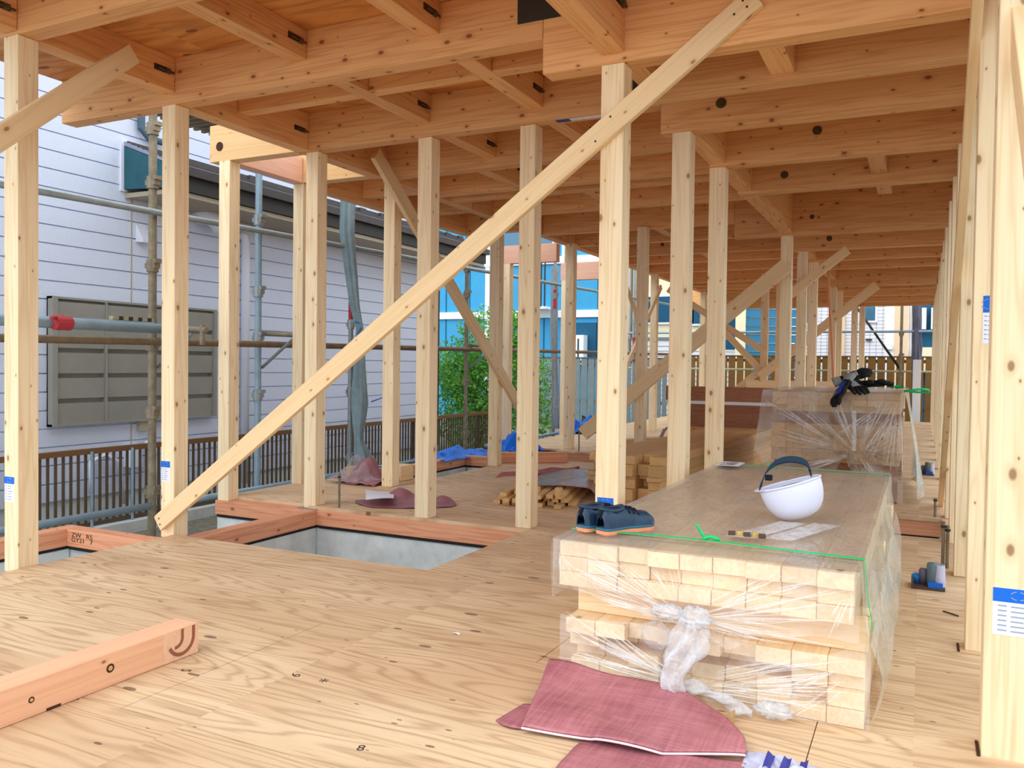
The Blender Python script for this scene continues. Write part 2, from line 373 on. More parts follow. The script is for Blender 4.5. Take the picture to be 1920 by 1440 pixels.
for dx, tx in ((-.40, 'ZW  R;'), (-.40, 'GY21  7')): pass
text('ZW   R5\nGY21   7', .042, M['stamp'], s_txt, Matrix.Translation((-4.53, 3.3585, -.07)) @ Matrix.Rotation(PI/2, 4, 'X') @ Matrix.Diagonal((1.25, .9, 1, 1)))

# ------------------------------------------------------------------ ceiling
cl = MB()
for (x0, x1, y0, y1) in [(-4.88, .42, 1.55, 3.52), (-4.72, -3.993, 5.545, 8.29)]: cl.box(x0, x1, y0, y1, 2.752, 2.776)
y = 3.523
while y < 18.1:
    cl.box(-3.99, -1.6, y, min(y+.907, 18.2), 2.752, 2.776); cl.box(-1.597, .42, y, min(y+.907, 18.2), 2.752, 2.776); y += .91
co = cl.build('ceiling', M['plyc']); tag(co, kind='structure')
def hanger(parent, x, y, z, d, s=1.0):
    """slotted bolt bracket let into the side of a joist: dark slab painted as its recess shade, bolt and nut"""
    sx = 1 if d > 0 else -1
    child_world(MB().box(min(x, x+.004*sx), max(x, x+.004*sx), y-.13*s, y-.02, z-.016, z+.016), 'bolt_slot_shade', M['recess'], parent)
    b = MB().tube([(x+.008*sx, y-.11*s, z-.004), (x+.010*sx, y+.0, z-.004)], .007, 6); b.tube([(x+.010*sx, y-.06*s, z-.004), (x+.010*sx, y-.035*s, z-.004)], .015, 6)
    child_world(b, 'bracket_bolt', M['bolt'], parent)
def bolt(parent, x, y, z, r=.022):
    """round washer and nut on the front face of a beam"""
    child_world(MB().tube([(x, y+.001, z), (x, y-.007, z)], r, 16).tube([(x, y-.006, z), (x, y-.018, z)], r*.45, 6), 'washer_bolt', M['bolt'], parent)
O = M['orange']
# cross beams (along x), left part
B0 = tb('ceiling_beam', -4.88, .42, 2.544, 2.649, 2.556, 2.752, 'x', O, 'nearest orange ceiling beam, crossing the upper left corner over the leftmost post')
B1 = tb('ceiling_beam', -4.88, -1.575, 3.475, 3.58, 2.49, 2.752, 'x', O, 'long knotty beam over the second left post, its cut end against the white house')
B1p = tb('ceiling_beam', -1.573, .42, 3.475, 3.58, 2.33, 2.752, 'x', O, 'deep beam on the tall middle post that the long brace crosses')
pl2 = MB().box(-1.318, -1.21, 3.994, 3.9985, 2.335, 2.432)
pl = MB().box(-1.70, -1.42, 3.468, 3.4745, 2.575, 2.70); child_world(pl, 'steel_plate', M['darkmetal'], B1p)
B2 = tb('ceiling_beam', -3.99, -1.36, 4.63, 4.735, 2.49, 2.752, 'x', O, 'beam carrying a blue and white sticker over three slender left posts')
B2p = tb('ceiling_beam', -1.358, .42, 4.63, 4.735, 2.33, 2.752, 'x', O, 'deep beam with a large round washer, over the post right of the middle')
child_world(MB().box(-2.02, -1.72, 4.655, 4.70, 2.4885, 2.4897), 'sticker', M['paper'], B2)
child_world(MB().box(-2.02, -1.93, 4.653, 4.702, 2.4880, 2.4896), 'sticker_band', M['inkblue'], B2)
for (x, z) in ((-1.02, 2.46),): bolt(B2p, x, 4.63, z, .028)
bolt(B1p, -1.13, 3.475, 2.62, .02)
# right-hand cross joists
for y0, z0, lab, bx in [(4.0, 2.33, 'right ceiling joist directly behind the deep middle beam', (-.42, 2.55)), (5.54, 2.33, 'right ceiling joist over the second post right of middle', (-.62, 2.5)),
                    (6.48, 2.33, 'right ceiling joist ahead of the wide plywood bay', (-.95, 2.45)), (7.45, 2.57, 'shallow right ceiling joist hidden high in the plywood bay', None)]:
    o = tb('ceiling_joist', -1.33 if y0 < 4.5 else -1.29, .42, y0, y0+.105, z0, 2.752, 'x', O, lab, 'joist')
    if bx: bolt(o, bx[0], y0, bx[1], .028)
    if y0 == 4.0: child_world(pl2, 'steel_plate', M['darkmetal'], o)
o = tb('ceiling_beam', -1.75, .42, 8.655, 8.76, 2.33, 2.752, 'x', O, 'deep far beam with plywood in front of it, over the post behind the film stack'); bolt(o, -1.0, 8.655, 2.5)
o = tb('ceiling_joist', -1.45, .42, 9.815, 9.92, 2.33, 2.752, 'x', O, 'far right joist with a short brace nailed under it', 'joist'); bolt(o, -.95, 9.815, 2.45, .03)
for y0, lab in [(10.8, 'far right joist just behind the braced joist'), (11.75, 'far right joist ahead of the second plywood bay')]:
    tb('ceiling_joist', -1.29, .42, y0, y0+.105, 2.33, 2.752, 'x', O, lab, 'joist')
for y0, z0, lab in [(13.4, 2.25, 'far right beam behind the second plywood bay'), (14.35, 2.28, 'far right joist third from the open end'), (15.9, 2.30, 'far right joist second from the open end'), (17.0, 2.28, 'far right joist next to the end beam')]:
    tb('ceiling_joist', -1.45, .42, y0, y0+.105, z0, 2.752, 'x', O, lab, 'joist')
tb('ceiling_beam', -4.72, .42, 18.04, 18.145, 2.27, 2.752, 'x', O, 'end beam framing the view of the far houses')
# left-hand far cross joists
for i, (y0, z0) in enumerate([(5.56, 2.49), (6.3, 2.49), (6.58, 2.49), (7.43, 2.49), (8.655, 2.49), (9.62, 2.49), (10.74, 2.49), (11.65, 2.49), (12.8, 2.49), (14.5, 2.49), (15.15, 2.49), (15.9, 2.49), (16.6, 2.49), (17.4, 2.49)]):
    nth = ['nearest', 'second', 'third', 'fourth', 'fifth', 'sixth', 'seventh', 'eighth', 'ninth', 'tenth', 'eleventh', 'twelfth', 'thirteenth', 'farthest'][i]
    o = tb('ceiling_joist', -3.885, -1.30 if not 8.6 < y0 < 8.7 else -1.752, y0, y0+.105, z0, 2.752, 'x', O, f'{nth} of the left ceiling joists behind the stickered beam', 'joist', 'left bay ceiling joists')
    if i in (1, 4, 6): bolt(o, -3.1, y0, 2.62, .022)
# joists along y
def yj(x1, y0, y1, z0, lab, br=None, w_=.105, name='ceiling_joist', cat='joist'):
    o = tb(name, x1-w_, x1, y0, y1, z0, 2.752, 'y', O, lab, cat)
    if br: hanger(o, x1+.0005, y1-.015, br, 1)
    return o
yj(-3.89, 1.55, 2.542, 2.57, 'lengthwise joist cut off at the upper left frame corner', 2.66)
yj(-3.89, 2.651, 3.473, 2.553, 'lengthwise joist over the left wall, above the nailed brace tip', 2.66)
yj(-2.93, 2.651, 3.473, 2.60, 'lengthwise joist in the nearest bay, left of centre', 2.68)
yj(-2.93, 1.55, 2.542, 2.60, 'nearest left lengthwise joist, mostly above the frame', 2.68)
yj(-2.12, 2.651, 3.473, 2.60, 'lengthwise joist in the nearest bay, right of centre', 2.68)
yj(-2.12, 1.55, 2.542, 2.60, 'nearest right lengthwise joist, above the frame edge', 2.68)
yj(-3.885, 3.582, 4.628, 2.49, 'lengthwise wall beam between the second and third left posts', 2.62, name='ceiling_beam', cat='beam')
yj(-2.89, 3.582, 4.628, 2.57, 'lengthwise joist meeting the stickered beam at the fourth post', 2.66)
yj(-2.09, 3.582, 4.628, 2.57, 'lengthwise joist meeting the stickered beam at the fifth post', 2.66)
for a, b, lab in [(-3.882, -2.997, 'short cross nogging left of the two lengthwise joists'), (-2.888, -2.197, 'short cross nogging between the two lengthwise joists'), (-2.088, -1.30, 'short cross nogging right of the two lengthwise joists')]:
    tb('nogging', a, b, 3.96, 4.05, 2.57, 2.752, 'x', O, lab, 'nogging')
yj(-1.185, 1.55, 3.473, 2.37, 'thick pale beam running from overhead to the tall middle post', 2.56, name='ceiling_beam', cat='beam')
yj(-1.185, 3.582, 3.998, 2.40, 'short beam stub behind the tall middle post')
yj(-3.885, 4.737, 5.558, 2.49, 'lengthwise wall beam behind the third left post with a small blue sticker', 2.62, name='ceiling_beam', cat='beam')
yj(-2.89, 4.737, 5.558, 2.56, 'lengthwise joist behind the fourth post', 2.64)
yj(-2.09, 4.737, 5.558, 2.56, 'lengthwise joist behind the fifth post', 2.64)
yj(-3.0, 5.667, 6.298, 2.49, 'lengthwise joist deeper in the left bay, above the small brace', 2.62)
yj(-3.885, 5.667, 7.0, 2.49, 'lengthwise wall beam over the small left brace', 2.62, name='ceiling_beam', cat='beam')
yj(-3.885, 7.02, 9.4, 2.49, 'lengthwise wall beam beyond the small left brace', 2.62, name='ceiling_beam', cat='beam')
yj(-3.885, 9.42, 18.03, 2.49, 'long lengthwise wall beam at the far left', None, name='ceiling_beam', cat='beam')
yj(-2.6, 6.687, 7.428, 2.53, 'lengthwise joist in the middle of the left bay'); yj(-2.6, 8.762, 9.618, 2.53, 'lengthwise joist behind the far row of left joists')
yj(-2.6, 10.85, 11.648, 2.53, 'lengthwise joist far down the left bay')
yb = yj(-1.185, 4.737, 8.653, 2.35, 'long pale lengthwise beam above the two posts right of the middle', None, name='ceiling_beam', cat='beam')
yj(-1.185, 9.922, 13.398, 2.35, 'lengthwise beam behind the far short brace', None, name='ceiling_beam', cat='beam')
for x1, y0, y1, z0, lab in [(-.55, 3.582, 3.998, 2.36, 'short lengthwise stub between the first right joists'), (-.25, 5.647, 6.478, 2.40, 'short lengthwise stub with brackets, middle of the right bay'), (-.25, 6.587, 7.448, 2.44, 'short lengthwise stub high in the wide plywood bay')]:
    o = yj(x1, y0, y1, z0, lab)
    hanger(o, x1, y0+.14, z0+.09, 1)
# the wall beam on the right
for y0, y1, lab in [(1.55, 3.47, 'wall plate beam at the upper right corner'), (3.585, 8.65, 'right wall plate beam in the middle distance'), (8.765, 18.03, 'right wall plate beam in the far distance')]:
    tb('wall_plate', .425, .53, y0, y1, 2.33, 2.752, 'y', O, lab, 'beam')
# outer left frame beams under the open sky
P3b = tb('bay_beam', -4.80, -3.995, 4.61, 4.715, 2.49, 2.76, 'x', M['baybeam'], 'bright beam with a bored round hole, over the outer left post')
child_world(MB().tube([(-4.70, 4.612, 2.60), (-4.70, 4.6075, 2.60)], .034, 20).tube([(-4.70, 4.6085, 2.60), (-4.70, 4.6065, 2.60)], .029, 20), 'bored_hole_shade', M['recess'], P3b)  # dark disc on the beam face stands for shade inside the hole
tb('bay_beam', -4.72, -4.615, 4.718, 5.43, 2.49, 2.70, 'y', M['pinkbeam'], 'pinkish edge beam joining the two outer left posts')
tb('bay_beam', -4.72, -3.995, 5.435, 5.54, 2.49, 2.72, 'x', M['baybeam'], 'second bright cross beam behind the pinkish edge beam')
tb('bay_beam', -4.72, -4.615, 5.545, 8.18, 2.47, 2.752, 'y', O, 'orange edge beam beyond the second bright cross beam')
tb('bay_joist', -4.612, -3.995, 6.25, 6.355, 2.52, 2.752, 'x', O, 'first outer joist past the second bright cross beam', 'joist')
tb('bay_joist', -4.612, -3.995, 7.2, 7.305, 2.52, 2.752, 'x', O, 'second outer joist past the second bright cross beam', 'joist')
tb('bay_beam', -4.72, -3.995, 8.185, 8.29, 2.47, 2.752, 'x', O, 'outer cross beam closing the roofed left bay, before the shrub')
tb('bay_beam', -4.74, -3.995, 9.3, 9.405, 2.27, 2.49, 'x', M['pinkbeam'], 'pink outer beam with a bored hole, seen above the far blue house')
tb('bay_beam', -4.74, -3.995, 11.2, 11.305, 2.25, 2.50, 'x', M['pinkbeam'], 'pale pink outer beam farthest out on the left')

# ------------------------------------------------------------------ posts
PW = .105
def grade_label(parent, x0, x1, y, zt, zb, band):
    """sticker on the front (-y) face: white paper, blue band, printed lines"""
    p = child_world(MB().box(x0, x1, y-.0012, y-.0002, zb, zt), 'grade_label', M['paper'], parent); bpy.context.view_layer.update()
    child_world(MB().box(x0, x1, y-.0018, y-.0011, zt-band, zt), 'blue_band', M['blue'], p)
    q = MB(); n = 6; W_ = x1-x0
    for i in range(n):
        z = zt-band-(zt-zb-band)*(i+.8)/(n+.8)
        q.box(x0+.1*W_, x0+.28*W_, y-.0016, y-.0011, z-.002, z+.002); q.box(x0+.36*W_, x0+(.6+.3*random.random())*W_, y-.0016, y-.0011, z-.003, z+.001)
    child_world(q, 'printed_lines', M['ink'], p)
    ring = MB(); cx = (x0+x1)/2; cz = zt-band/2
    for a0, a1 in ((.35, 1.35), (1.8, 2.8), (3.5, 4.5), (4.95, 5.95)):
        ring.tube([(cx+.3*band*math.cos(a0+(a1-a0)*k/5)*1.6, y-.002, cz+.3*band*math.sin(a0+(a1-a0)*k/5)) for k in range(6)], .0012, 4)
    child_world(ring, 'band_mark', M['ink'], p)
def post(x1, y0, z0, z1, label, mat='pale', w_=PW, d=PW, lab=None):
    o = tb('wall_post', x1-w_, x1, y0, y0+d, z0, z1, 'z', M[mat], label, 'post')
    if lab: grade_label(o, *lab)
    return o
XL = -3.89
post(XL, 2.544, -.024, 2.555, 'leftmost post, crossed high up by a nailed brace, blue grade sticker near the floor', lab=(-3.991, -3.917, 2.544, .44, .318, .034))
post(XL, 3.475, -.024, 2.489, 'second left post, with the low end of the long diagonal brace and a blue sticker', lab=(-3.992, -3.92, 3.475, .424, .304, .036))
P2 = post(-3.825, 4.66, -.02, 2.489, 'post standing on a grey base plate at the back corner of the floor pit')
child_world(MB().box(-3.965, -3.79, 4.632, 4.80, -.0235, -.019), 'base_plate', M['steel'], P2)
post(-2.89, 4.655, -.024, 2.489, 'slender post on the sill behind the floor pit, mauve cloth at its foot')
post(-2.155, 4.668, 0, 2.489, 'slender post at the right end of the pit sill, left of the tall middle post')
P6 = post(-1.185, 3.475, 0, 2.329, 'tall thick-looking middle post crossed by the long brace, blue sticker behind the shoes', lab=(-1.279, -1.204, 3.475, .432, .31, .036))
post(-1.185, 4.63, 0, 2.329, 'first post right of the middle, its foot behind the wrapped stack')
post(-1.185, 5.54, 0, 2.329, 'second post right of the middle, beside the lumber pile')
post(-1.185, 8.655, 0, 2.329, 'post just left of the double posts, behind the far film-wrapped stack')
post(-1.185, 9.86, 0, 2.329, 'front one of the double posts behind the far wrapped stack')
post(-1.185, 10.905, 0, 2.329, 'rear one of the double posts behind the far wrapped stack')
post(-1.185, 13.45, 0, 2.249, 'front one of the far paired posts left of the black gloves')
post(-1.185, 14.46, 0, 2.279, 'rear one of the far paired posts left of the black gloves')
post(-1.185, 18.04-.11, 0, 2.269, 'end post above the black gloves, left half of a pair')
post(-1.04, 18.04-.11, 0, 2.269, 'end post above the black gloves, right half of a pair')
post(-2.17, 13.4, 0, 2.489, 'far post between two crossing braces, before the teal siding')
post(-2.06, 14.15, 0, 2.489, 'slim far post tucked right behind the one between crossing braces')
post(-2.64, 8.55, 0, 2.489, 'shaded far post crossed low by the rising far brace')
post(-3.88, 5.69, 0, 2.489, 'post left of the mauve bag, behind the top of the small brace')
post(-3.795, 7.40, 0, 2.489, 'shaded post by the loose floor timber, under the long brace')
post(-3.80, 9.38, 0, 2.489, 'left wall post beyond the step, on the raised far floor')
post(-3.80, 12.9, 0, 2.489, 'far left wall post beside the small crossing braces')
post(-3.80, 14.6, 0, 2.489, 'far left wall post right of the cream house wall')
post(-3.80, 16.2, 0, 2.489, 'far left wall post next before the corner')
post(-3.80, 17.9, 0, 2.269, 'corner post at the far left end of the frame')
P3 = post(-4.595, 4.605, -.024, 2.489, 'outer left post under the bright beam with the bored hole')
post(-4.615, 5.44, -.024, 2.489, 'outer left post half hidden behind the post on the base plate')
post(-4.62, 9.3, -.024, 2.269, 'pale outer post against the green shrub')
post(-4.62, 11.2, -.024, 2.249, 'pale outer post farthest out, before the blue house')
# right wall row
R0 = post(.295, 2.50, -.024, 2.555, 'nearest right post with the big blue and white grade sticker', w_=.135, lab=(.178, .292, 2.50, .449, .326, .036))
for i, (y0, w_) in enumerate([(3.42, .105), (4.63, .105), (5.50, .105), (6.42, .105), (7.33, .105), (8.66, .105), (9.57, .105), (10.5, .105), (11.4, .105), (12.3, .105), (13.4, .105), (14.3, .105), (15.2, .105), (16.1, .105), (17.0, .105), (17.93, .105)]):
    lab = ['second right wall post, beside the cut wire on the floor', 'third right wall post, behind the blue clamp tray', 'fourth right wall post, at the gap in the floor', 'fifth right wall post, at the foot of the dark leaning brace', 'sixth right wall post, behind the dark leaning brace', 'seventh right wall post from the front', 'eighth right wall post from the front', 'ninth right wall post from the front', 'tenth right wall post from the front', 'eleventh right wall post from the front', 'twelfth right wall post from the front', 'thirteenth right wall post from the front', 'fourteenth right wall post from the front', 'fifteenth right wall post from the front', 'last but one right wall post', 'last right wall post at the far opening'][i]
    q = post(.16+w_, y0, 0, 2.329 if i < 11 else 2.249, lab)
    if i == 0: grade_label(q, .19, .236, y0, 1.28, 1.11, .06)
for y0, lab in [(2.98, 'slim stud between the nearest two right posts'), (4.02, 'slim stud behind the second right post'), (5.08, 'slim stud behind the third right post'), (5.95, 'slim stud behind the fourth right post')]:
    tb('wall_stud', .205, .30, y0, y0+.03, 0, 2.329, 'z', M['pale'], lab, 'stud')

# ------------------------------------------------------------------ braces
def brace(p0, p1, w_, t, label, mat='pale2', up=(0, 1, 0), nm='diagonal_brace'):
    """w_ = broad face, t = thickness along `up`"""
    o = bar(nm, p0, p1, w_, t, M[mat], up=up); tag(o, label, 'brace'); return o
big = brace((-3.985, 3.455, .060), (-.628, 3.455, 2.498), .095, .035, 'long pale diagonal brace rising across the middle of the view')
nb = MB()
for (fx, off) in ((.005, .02), (.008, -.02), (.985, .025), (.99, -.015), (.975, 0.0), (.82, .03), (.80, -.02)):
    p = Vector((-3.985, 3.455, .06)).lerp(Vector((-.628, 3.455, 2.498)), fx); nb.tube([(p.x, 3.4385, p.z+off), (p.x, 3.436, p.z+off)], .005, 8)
child_world(nb, 'nail_heads', M['darkmetal'], big)
brace((-3.768, .14, .052), (-3.768, 3.085, 2.625), .10, .04, 'brace nailed across the leftmost post, its cut tip under the ceiling', up=(1, 0, 0))
brace((-3.768, 5.26, 2.61), (-3.768, 7.95, .50), .12, .04, 'thin brace falling away behind the fourth and fifth left posts', up=(1, 0, 0))
brace((.145, 3.30, 2.32), (.145, 7.0, .03), .10, .035, 'dark leaning brace on the right wall, running down toward the far end', up=(1, 0, 0))
brace((.21, 2.78, 2.14), (.21, 1.35, .80), .10, .05, 'thick brace cutting in front of the nearest right post at the frame edge', up=(1, 0, 0))
brace((-3.30, 8.48, .27), (-1.20, 8.48, 2.02), .15, .04, 'wide far brace rising from lower left behind the three middle posts')
brace((-3.75, 13.36, 2.28), (-2.2, 13.36, 1.27), .10, .035, 'far brace falling to the right before the teal siding')
brace((-2.95, 13.32, 1.72), (-2.2, 13.32, .92), .10, .035, 'lower far brace falling to the right onto the pale rail')
brace((-2.75, 13.27, .55), (-2.2, 13.27, 1.02), .10, .035, 'short far brace rising over the pale rail')
brace((-2.25, 13.22, .88), (-.62, 13.22, 2.24), .13, .035, 'far brace rising to the right behind the double posts')
brace((-1.36, 9.825, 1.84), (-.76, 9.825, 2.32), .10, .035, 'short knee brace under the far right joist, at the double posts')
brace((-3.785, 11.0, 2.4), (-3.785, 12.1, 1.55), .08, .03, 'small upper brace on the far left wall', up=(1, 0, 0))
brace((-3.750, 12.95, 2.28), (-3.750, 11.2, .95), .08, .03, 'small lower brace on the far left wall', up=(1, 0, 0))
brace((-1.17, 12.0, 2.33), (-1.17, 13.46, .4), .05, .03, 'thin reddish strut between the double and the paired posts', mat='red', up=(1, 0, 0))
tb('rail_timber', -2.4, -.80, 12.95, 13.05, .70, .83, 'x', M['pale2'], 'pale horizontal rail timber across the far posts', 'timber')

# ------------------------------------------------------------------ neighbouring white house on the left
HX = -7.1
def house():
    H = empty('house', (HX-.5, 8, -.5)); tag(H, 'white lap-sided house with a low slate eave, left of the building frame', 'house')
    def P(mb, name, mat, par=H, **k): return child_world(mb, name, M[mat], par, **k)
    mb = MB(); z = -.30; y0, y1 = 1.0, 11.66; bh = .168
    while z < 5.2:   # lap boards: each leans out over a dark groove
        mb.prism([(HX, y0, z+.012), (HX+.002, y0, z+bh), (HX-.10, y0, z+bh), (HX-.10, y0, z+.012)], (0, y1-y0, 0))
        mb.box(HX-.1, HX-.03, y0, y1, z+bh-.001, z+bh+.013); z += bh
    P(mb, 'wall_siding', 'siding')
    P(MB().box(HX-.006, HX+.0035, 5.80, 5.815, -.3, 2.69), 'joint_strip', 'beige')
    P(MB().box(HX-.3, HX-.03, y0, y1, -.5, -.29), 'foundation', 'conc')
    P(MB().box(HX-5, HX-.1, y1-.25, y1-.05, -.3, 5.2), 'side_wall', 'siding')
    # pent roof with gutter, gable board and soffit
    ra, rb = 5.70, 12.1
    rf = P(MB().prism([(HX+.02, ra, 3.16), (-6.42, ra, 2.90), (-6.42, ra, 2.87), (HX+.02, ra, 3.12)], (0, rb-ra, 0)), 'eave_roof', 'roof')
    for k in range(9):
        t = k/9; P(MB().box(-6.43-.66*t-.02, -6.43-.66*t, ra, rb, 2.905+.262*t, 2.921+.262*t), 'tile_course', 'gutter', rf)
    for k, (yy, t) in enumerate([(6.95, .25), (8.9, .2), (9.45, .3), (11.1, .2), (11.6, .3), (7.75, .3)]):
        P(MB().box(-6.47-.66*t-.05, -6.47-.66*t, yy, yy+.13, 2.93+.262*t, 2.985+.262*t), 'snow_guard', 'gutter', rf)
    P(MB().box(-6.45, -6.38, ra-.02, rb, 2.80, 2.885), 'gutter', 'gutter')
    P(MB().box(-6.50, -6.45, ra, rb, 2.66, 2.80), 'fascia', 'darkmetal')
    P(MB().prism([(HX, ra, 3.12), (-6.46, ra, 2.88), (-6.46, ra, 2.66), (HX, ra, 2.69)], (0, .03, 0)), 'gable_board', 'teal')
    P(MB().box(HX-.04, HX+.025, ra-.03, ra+.04, 2.67, 3.18), 'gable_trim', 'pvc')
    P(MB().box(HX, -6.48, ra+.03, rb, 2.61, 2.655), 'soffit', 'beige')
    P(MB().tube([(HX+.05, 5.88, 5.2), (HX+.05, 5.88, 3.32), (HX+.07, 5.95, 3.25), (HX+.10, 6.2, 3.23)], .036, 8), 'downpipe', 'slatepipe')
    P(MB().tube([(HX+.05, 7.15, 5.2), (HX+.05, 7.15, 3.28)], .05, 8), 'upper_downpipe', 'gutter')
    P(MB().tube([(HX+.06, 11.55, 2.6), (HX+.06, 11.55, -.3)], .045, 8), 'corner_downpipe', 'darkmetal')
    for k in range(4): P(MB().box(HX, HX+.03, 8.1+.45*k, 8.4+.45*k, 3.42, 3.56), 'upper_vent', 'pvc')
    P(MB().box(HX, HX+.06, 9.9, 11.8, 3.30, 3.62), 'upper_window', 'pvc')
    P(MB().box(HX+.055, HX+.075, 9.95, 11.75, 3.33, 3.42), 'window_glass', 'teal')
    # louvred shutter
    ly0, ly1, lz0, lz1 = 4.91, 6.86, .40, 1.58
    L = P(MB().box(HX, HX+.075, ly0, ly1, lz1-.02, lz1).box(HX, HX+.075, ly0, ly1, lz0, lz0+.02).box(HX, HX+.085, ly0, ly0+.05, lz0, lz1).box(HX, HX+.085, ly1-.04, ly1, lz0, lz1).box(HX, HX+.08, 5.462, 5.478, lz0, lz1).box(HX, HX+.015, ly0, ly1, lz0, lz1), 'louvre_window', 'louver')
    bz = [lz0+.02+.232*k for k in range(5)]
    for z in bz:
        P(MB().prism([(HX+.06, ly0+.05, z), (HX+.07, ly0+.05, z+.188), (HX+.05, ly0+.05, z+.188), (HX+.02, ly0+.05, z+.03)], (0, .50, 0)), 'louvre_board', 'louver', L)
        P(MB().prism([(HX+.06, 5.478, z), (HX+.07, 5.478, z+.188), (HX+.05, 5.478, z+.188), (HX+.02, 5.478, z+.03)], (0, 1.34, 0)), 'louvre_board', 'louver', L)
    P(MB().tube([(HX+.05, 7.32, -.4), (HX+.05, 7.32, 2.35), (HX+.05, 7.30, 2.45), (HX+.02, 7.25, 2.47)], .05, 10), 'white_pipe', 'pvc', smooth=True)
    P(MB().tube([(HX, 6.66, 2.58), (HX+.12, 6.68, 2.59), (HX+.20, 6.74, 2.53), (HX+.21, 6.80, 2.42)], [.10, .10, .095, .085], 12), 'vent_elbow', 'pvc', smooth=True)
    P(MB().prism([(HX, 5.86, 2.38), (HX+.10, 5.86, 2.22), (HX+.10, 5.86, 2.19), (HX, 5.86, 2.20)], (0, .12, 0)), 'vent_hood', 'pvc')
    P(MB().box(HX, HX+.05, 5.87, 5.99, .30, .40).box(HX, HX+.03, 6.3, 6.36, 1.75, 2.05), 'wall_box', 'beige')
    # meters and pipes low on the wall
    P(MB().tube([(HX+.08, 5.3, -.25), (HX+.08, 5.3, .05), (HX+.08, 5.45, .10), (HX+.08, 5.6, .02), (HX+.08, 5.66, -.4)], .022, 8), 'low_pipe', 'pvc', smooth=True)
    P(MB().tube([(HX+.06, 5.95, .2), (HX+.08, 6.0, 0), (HX+.1, 6.1, -.2), (HX+.1, 6.3, -.42)], .03, 8), 'low_hose', 'pvc', smooth=True)
    P(MB().box(HX, HX+.1, 5.72, 5.86, -.05, .15), 'meter_box', 'pvc')
house()
# fence between the house and the site: each fence is one thing with its rails, posts and slats
def fence(y0, y1, step, label):
    F = empty('fence', (-6.3, (y0+y1)/2, -.5)); tag(F, label, 'fence')
    child_world(MB().box(-6.325, -6.275, y0, y1, .215, .26), 'top_rail', M['alu'], F)
    child_world(MB().box(-6.32, -6.28, y0, y1, -.40, -.365), 'bottom_rail', M['slat'], F)
    n = int((y1-y0)/step); sl = MB()
    for k in range(n): sl.box(-6.308, -6.292, y0+k*step, y0+k*step+.019, -.37, .22)
    child_world(sl, 'slats', M['slat'], F)
    y = y0+.4
    while y < y1: child_world(MB().box(-6.345, -6.30, y, y+.05, -.5, .23), 'fence_post', M['slat'], F); y += 1.9
fence(1.5, 9.3, .068, 'brown slatted fence in front of the white house')
fence(9.34, 12.1, .068, 'brown slatted fence running on past the green shrub')
kerb = MB().box(-6.42, -6.18, 1.0, 17.6, -.5, -.40).build('kerb', M['conc']); tag(kerb, kind='structure')
for yy, lab in ((4.72, 'thin white pole behind the fence, left of the rusty scaffold pole'), (5.12, 'thin white pole behind the fence, right beside the rusty scaffold pole'), (6.35, 'thin white pole behind the fence, under the long brace')):
    tag(MB().tube([(-6.24, yy, -.5), (-6.24, yy, .24)], .012, 8).build('utility_pole', M['bluepipe']), lab, 'pole')

# ------------------------------------------------------------------ scaffolding
SX = -5.2
def coupler(mb, x, y, z, r):
    mb.tube([(x, y, z-.045), (x, y, z+.045)], r*1.45, 12); mb.box(x-r*1.7, x+r*1.7, y-r*.9, y+r*.9, z-.018, z+.02); mb.box(x-.02, x+r*2.2, y-.03, y+.03, z+.02, z+.05)
def scaf_pole(y, r, mat, z1, label, cz, base=-.5, x=SX, band=None):
    S = empty('scaffold_pole', (x, y, base)); tag(S, label, 'scaffold pole')
    child_world(MB().tube([(x, y, base), (x, y, z1)], r, 14), 'tube', M[mat], S, smooth=False)
    child_world(MB().box(x-.07, x+.07, y-.07, y+.07, base, base+.012), 'foot_plate', M['steel'], S)
    for z in cz:
        mb = MB(); coupler(mb, x, y, z, r); child_world(mb, 'coupler', M['steel' if mat != 'rust' else 'rust'], S)
    if band: child_world(MB().tube([(x, y, band[0]), (x, y, band[1])], r*1.06, 12), 'red_band', M['redtape'], S)
scaf_pole(4.44, .030, 'rust', 2.86, 'rusty beige scaffold pole left of the second post', [.02, .62, 1.13, 1.72, 2.34, 2.74])
scaf_pole(5.552, .029, 'bluepipe', 2.95, 'pale blue scaffold pole between the outer left post and the base-plate post', [.72, 1.22, 1.62, 2.24, 2.72])
scaf_pole(6.867, .025, 'steel', 2.95, 'scaffold pole wrapped in a grey dust sheet', [.05, .72, 1.4, 2.16, 2.62], band=(1.45, 1.62))
scaf_pole(9.25, .025, 'rust', 3.2, 'scaffold pole in front of the green shrub', [.12, .78, 1.22, 1.9, 2.22])
scaf_pole(12.07, .026, 'steel', 3.3, 'scaffold pole with a red band beside the blue house, left one', [.3, .9, 1.4, 2.1], band=(1.9, 2.2))
scaf_pole(12.5, .026, 'deck', 3.3, 'beige scaffold pole beside the blue house', [.05, .5, 1.25, 1.7, 2.2], x=-5.2)
scaf_pole(15.0, .026, 'deck', 3.3, 'farther beige scaffold pole, left of the tall middle post', [.3, 1.2, 1.9, 2.3])
scaf_pole(16.1, .026, 'steel', 3.3, 'farther scaffold pole with a red band, next to the tall middle post', [.3, 1.2, 1.9], band=(1.1, 1.6))
def pipe(p0, p1, r, mat, label, nm='scaffold_pipe', cat='scaffold pipe'):
    return tag(MB().tube([p0, p1], r, 12).build(nm, M[mat], smooth=True), label, cat)
pipe((SX+.055, 1.4, 2.05), (SX+.055, 18.5, 2.42), .0243, 'steel', 'upper scaffold handrail pipe crossing the white house')
pipe((SX+.05, 1.4, 1.12), (SX+.05, 18.5, 1.30), .027, 'brownpipe', 'middle scaffold ledger pipe running the whole length')
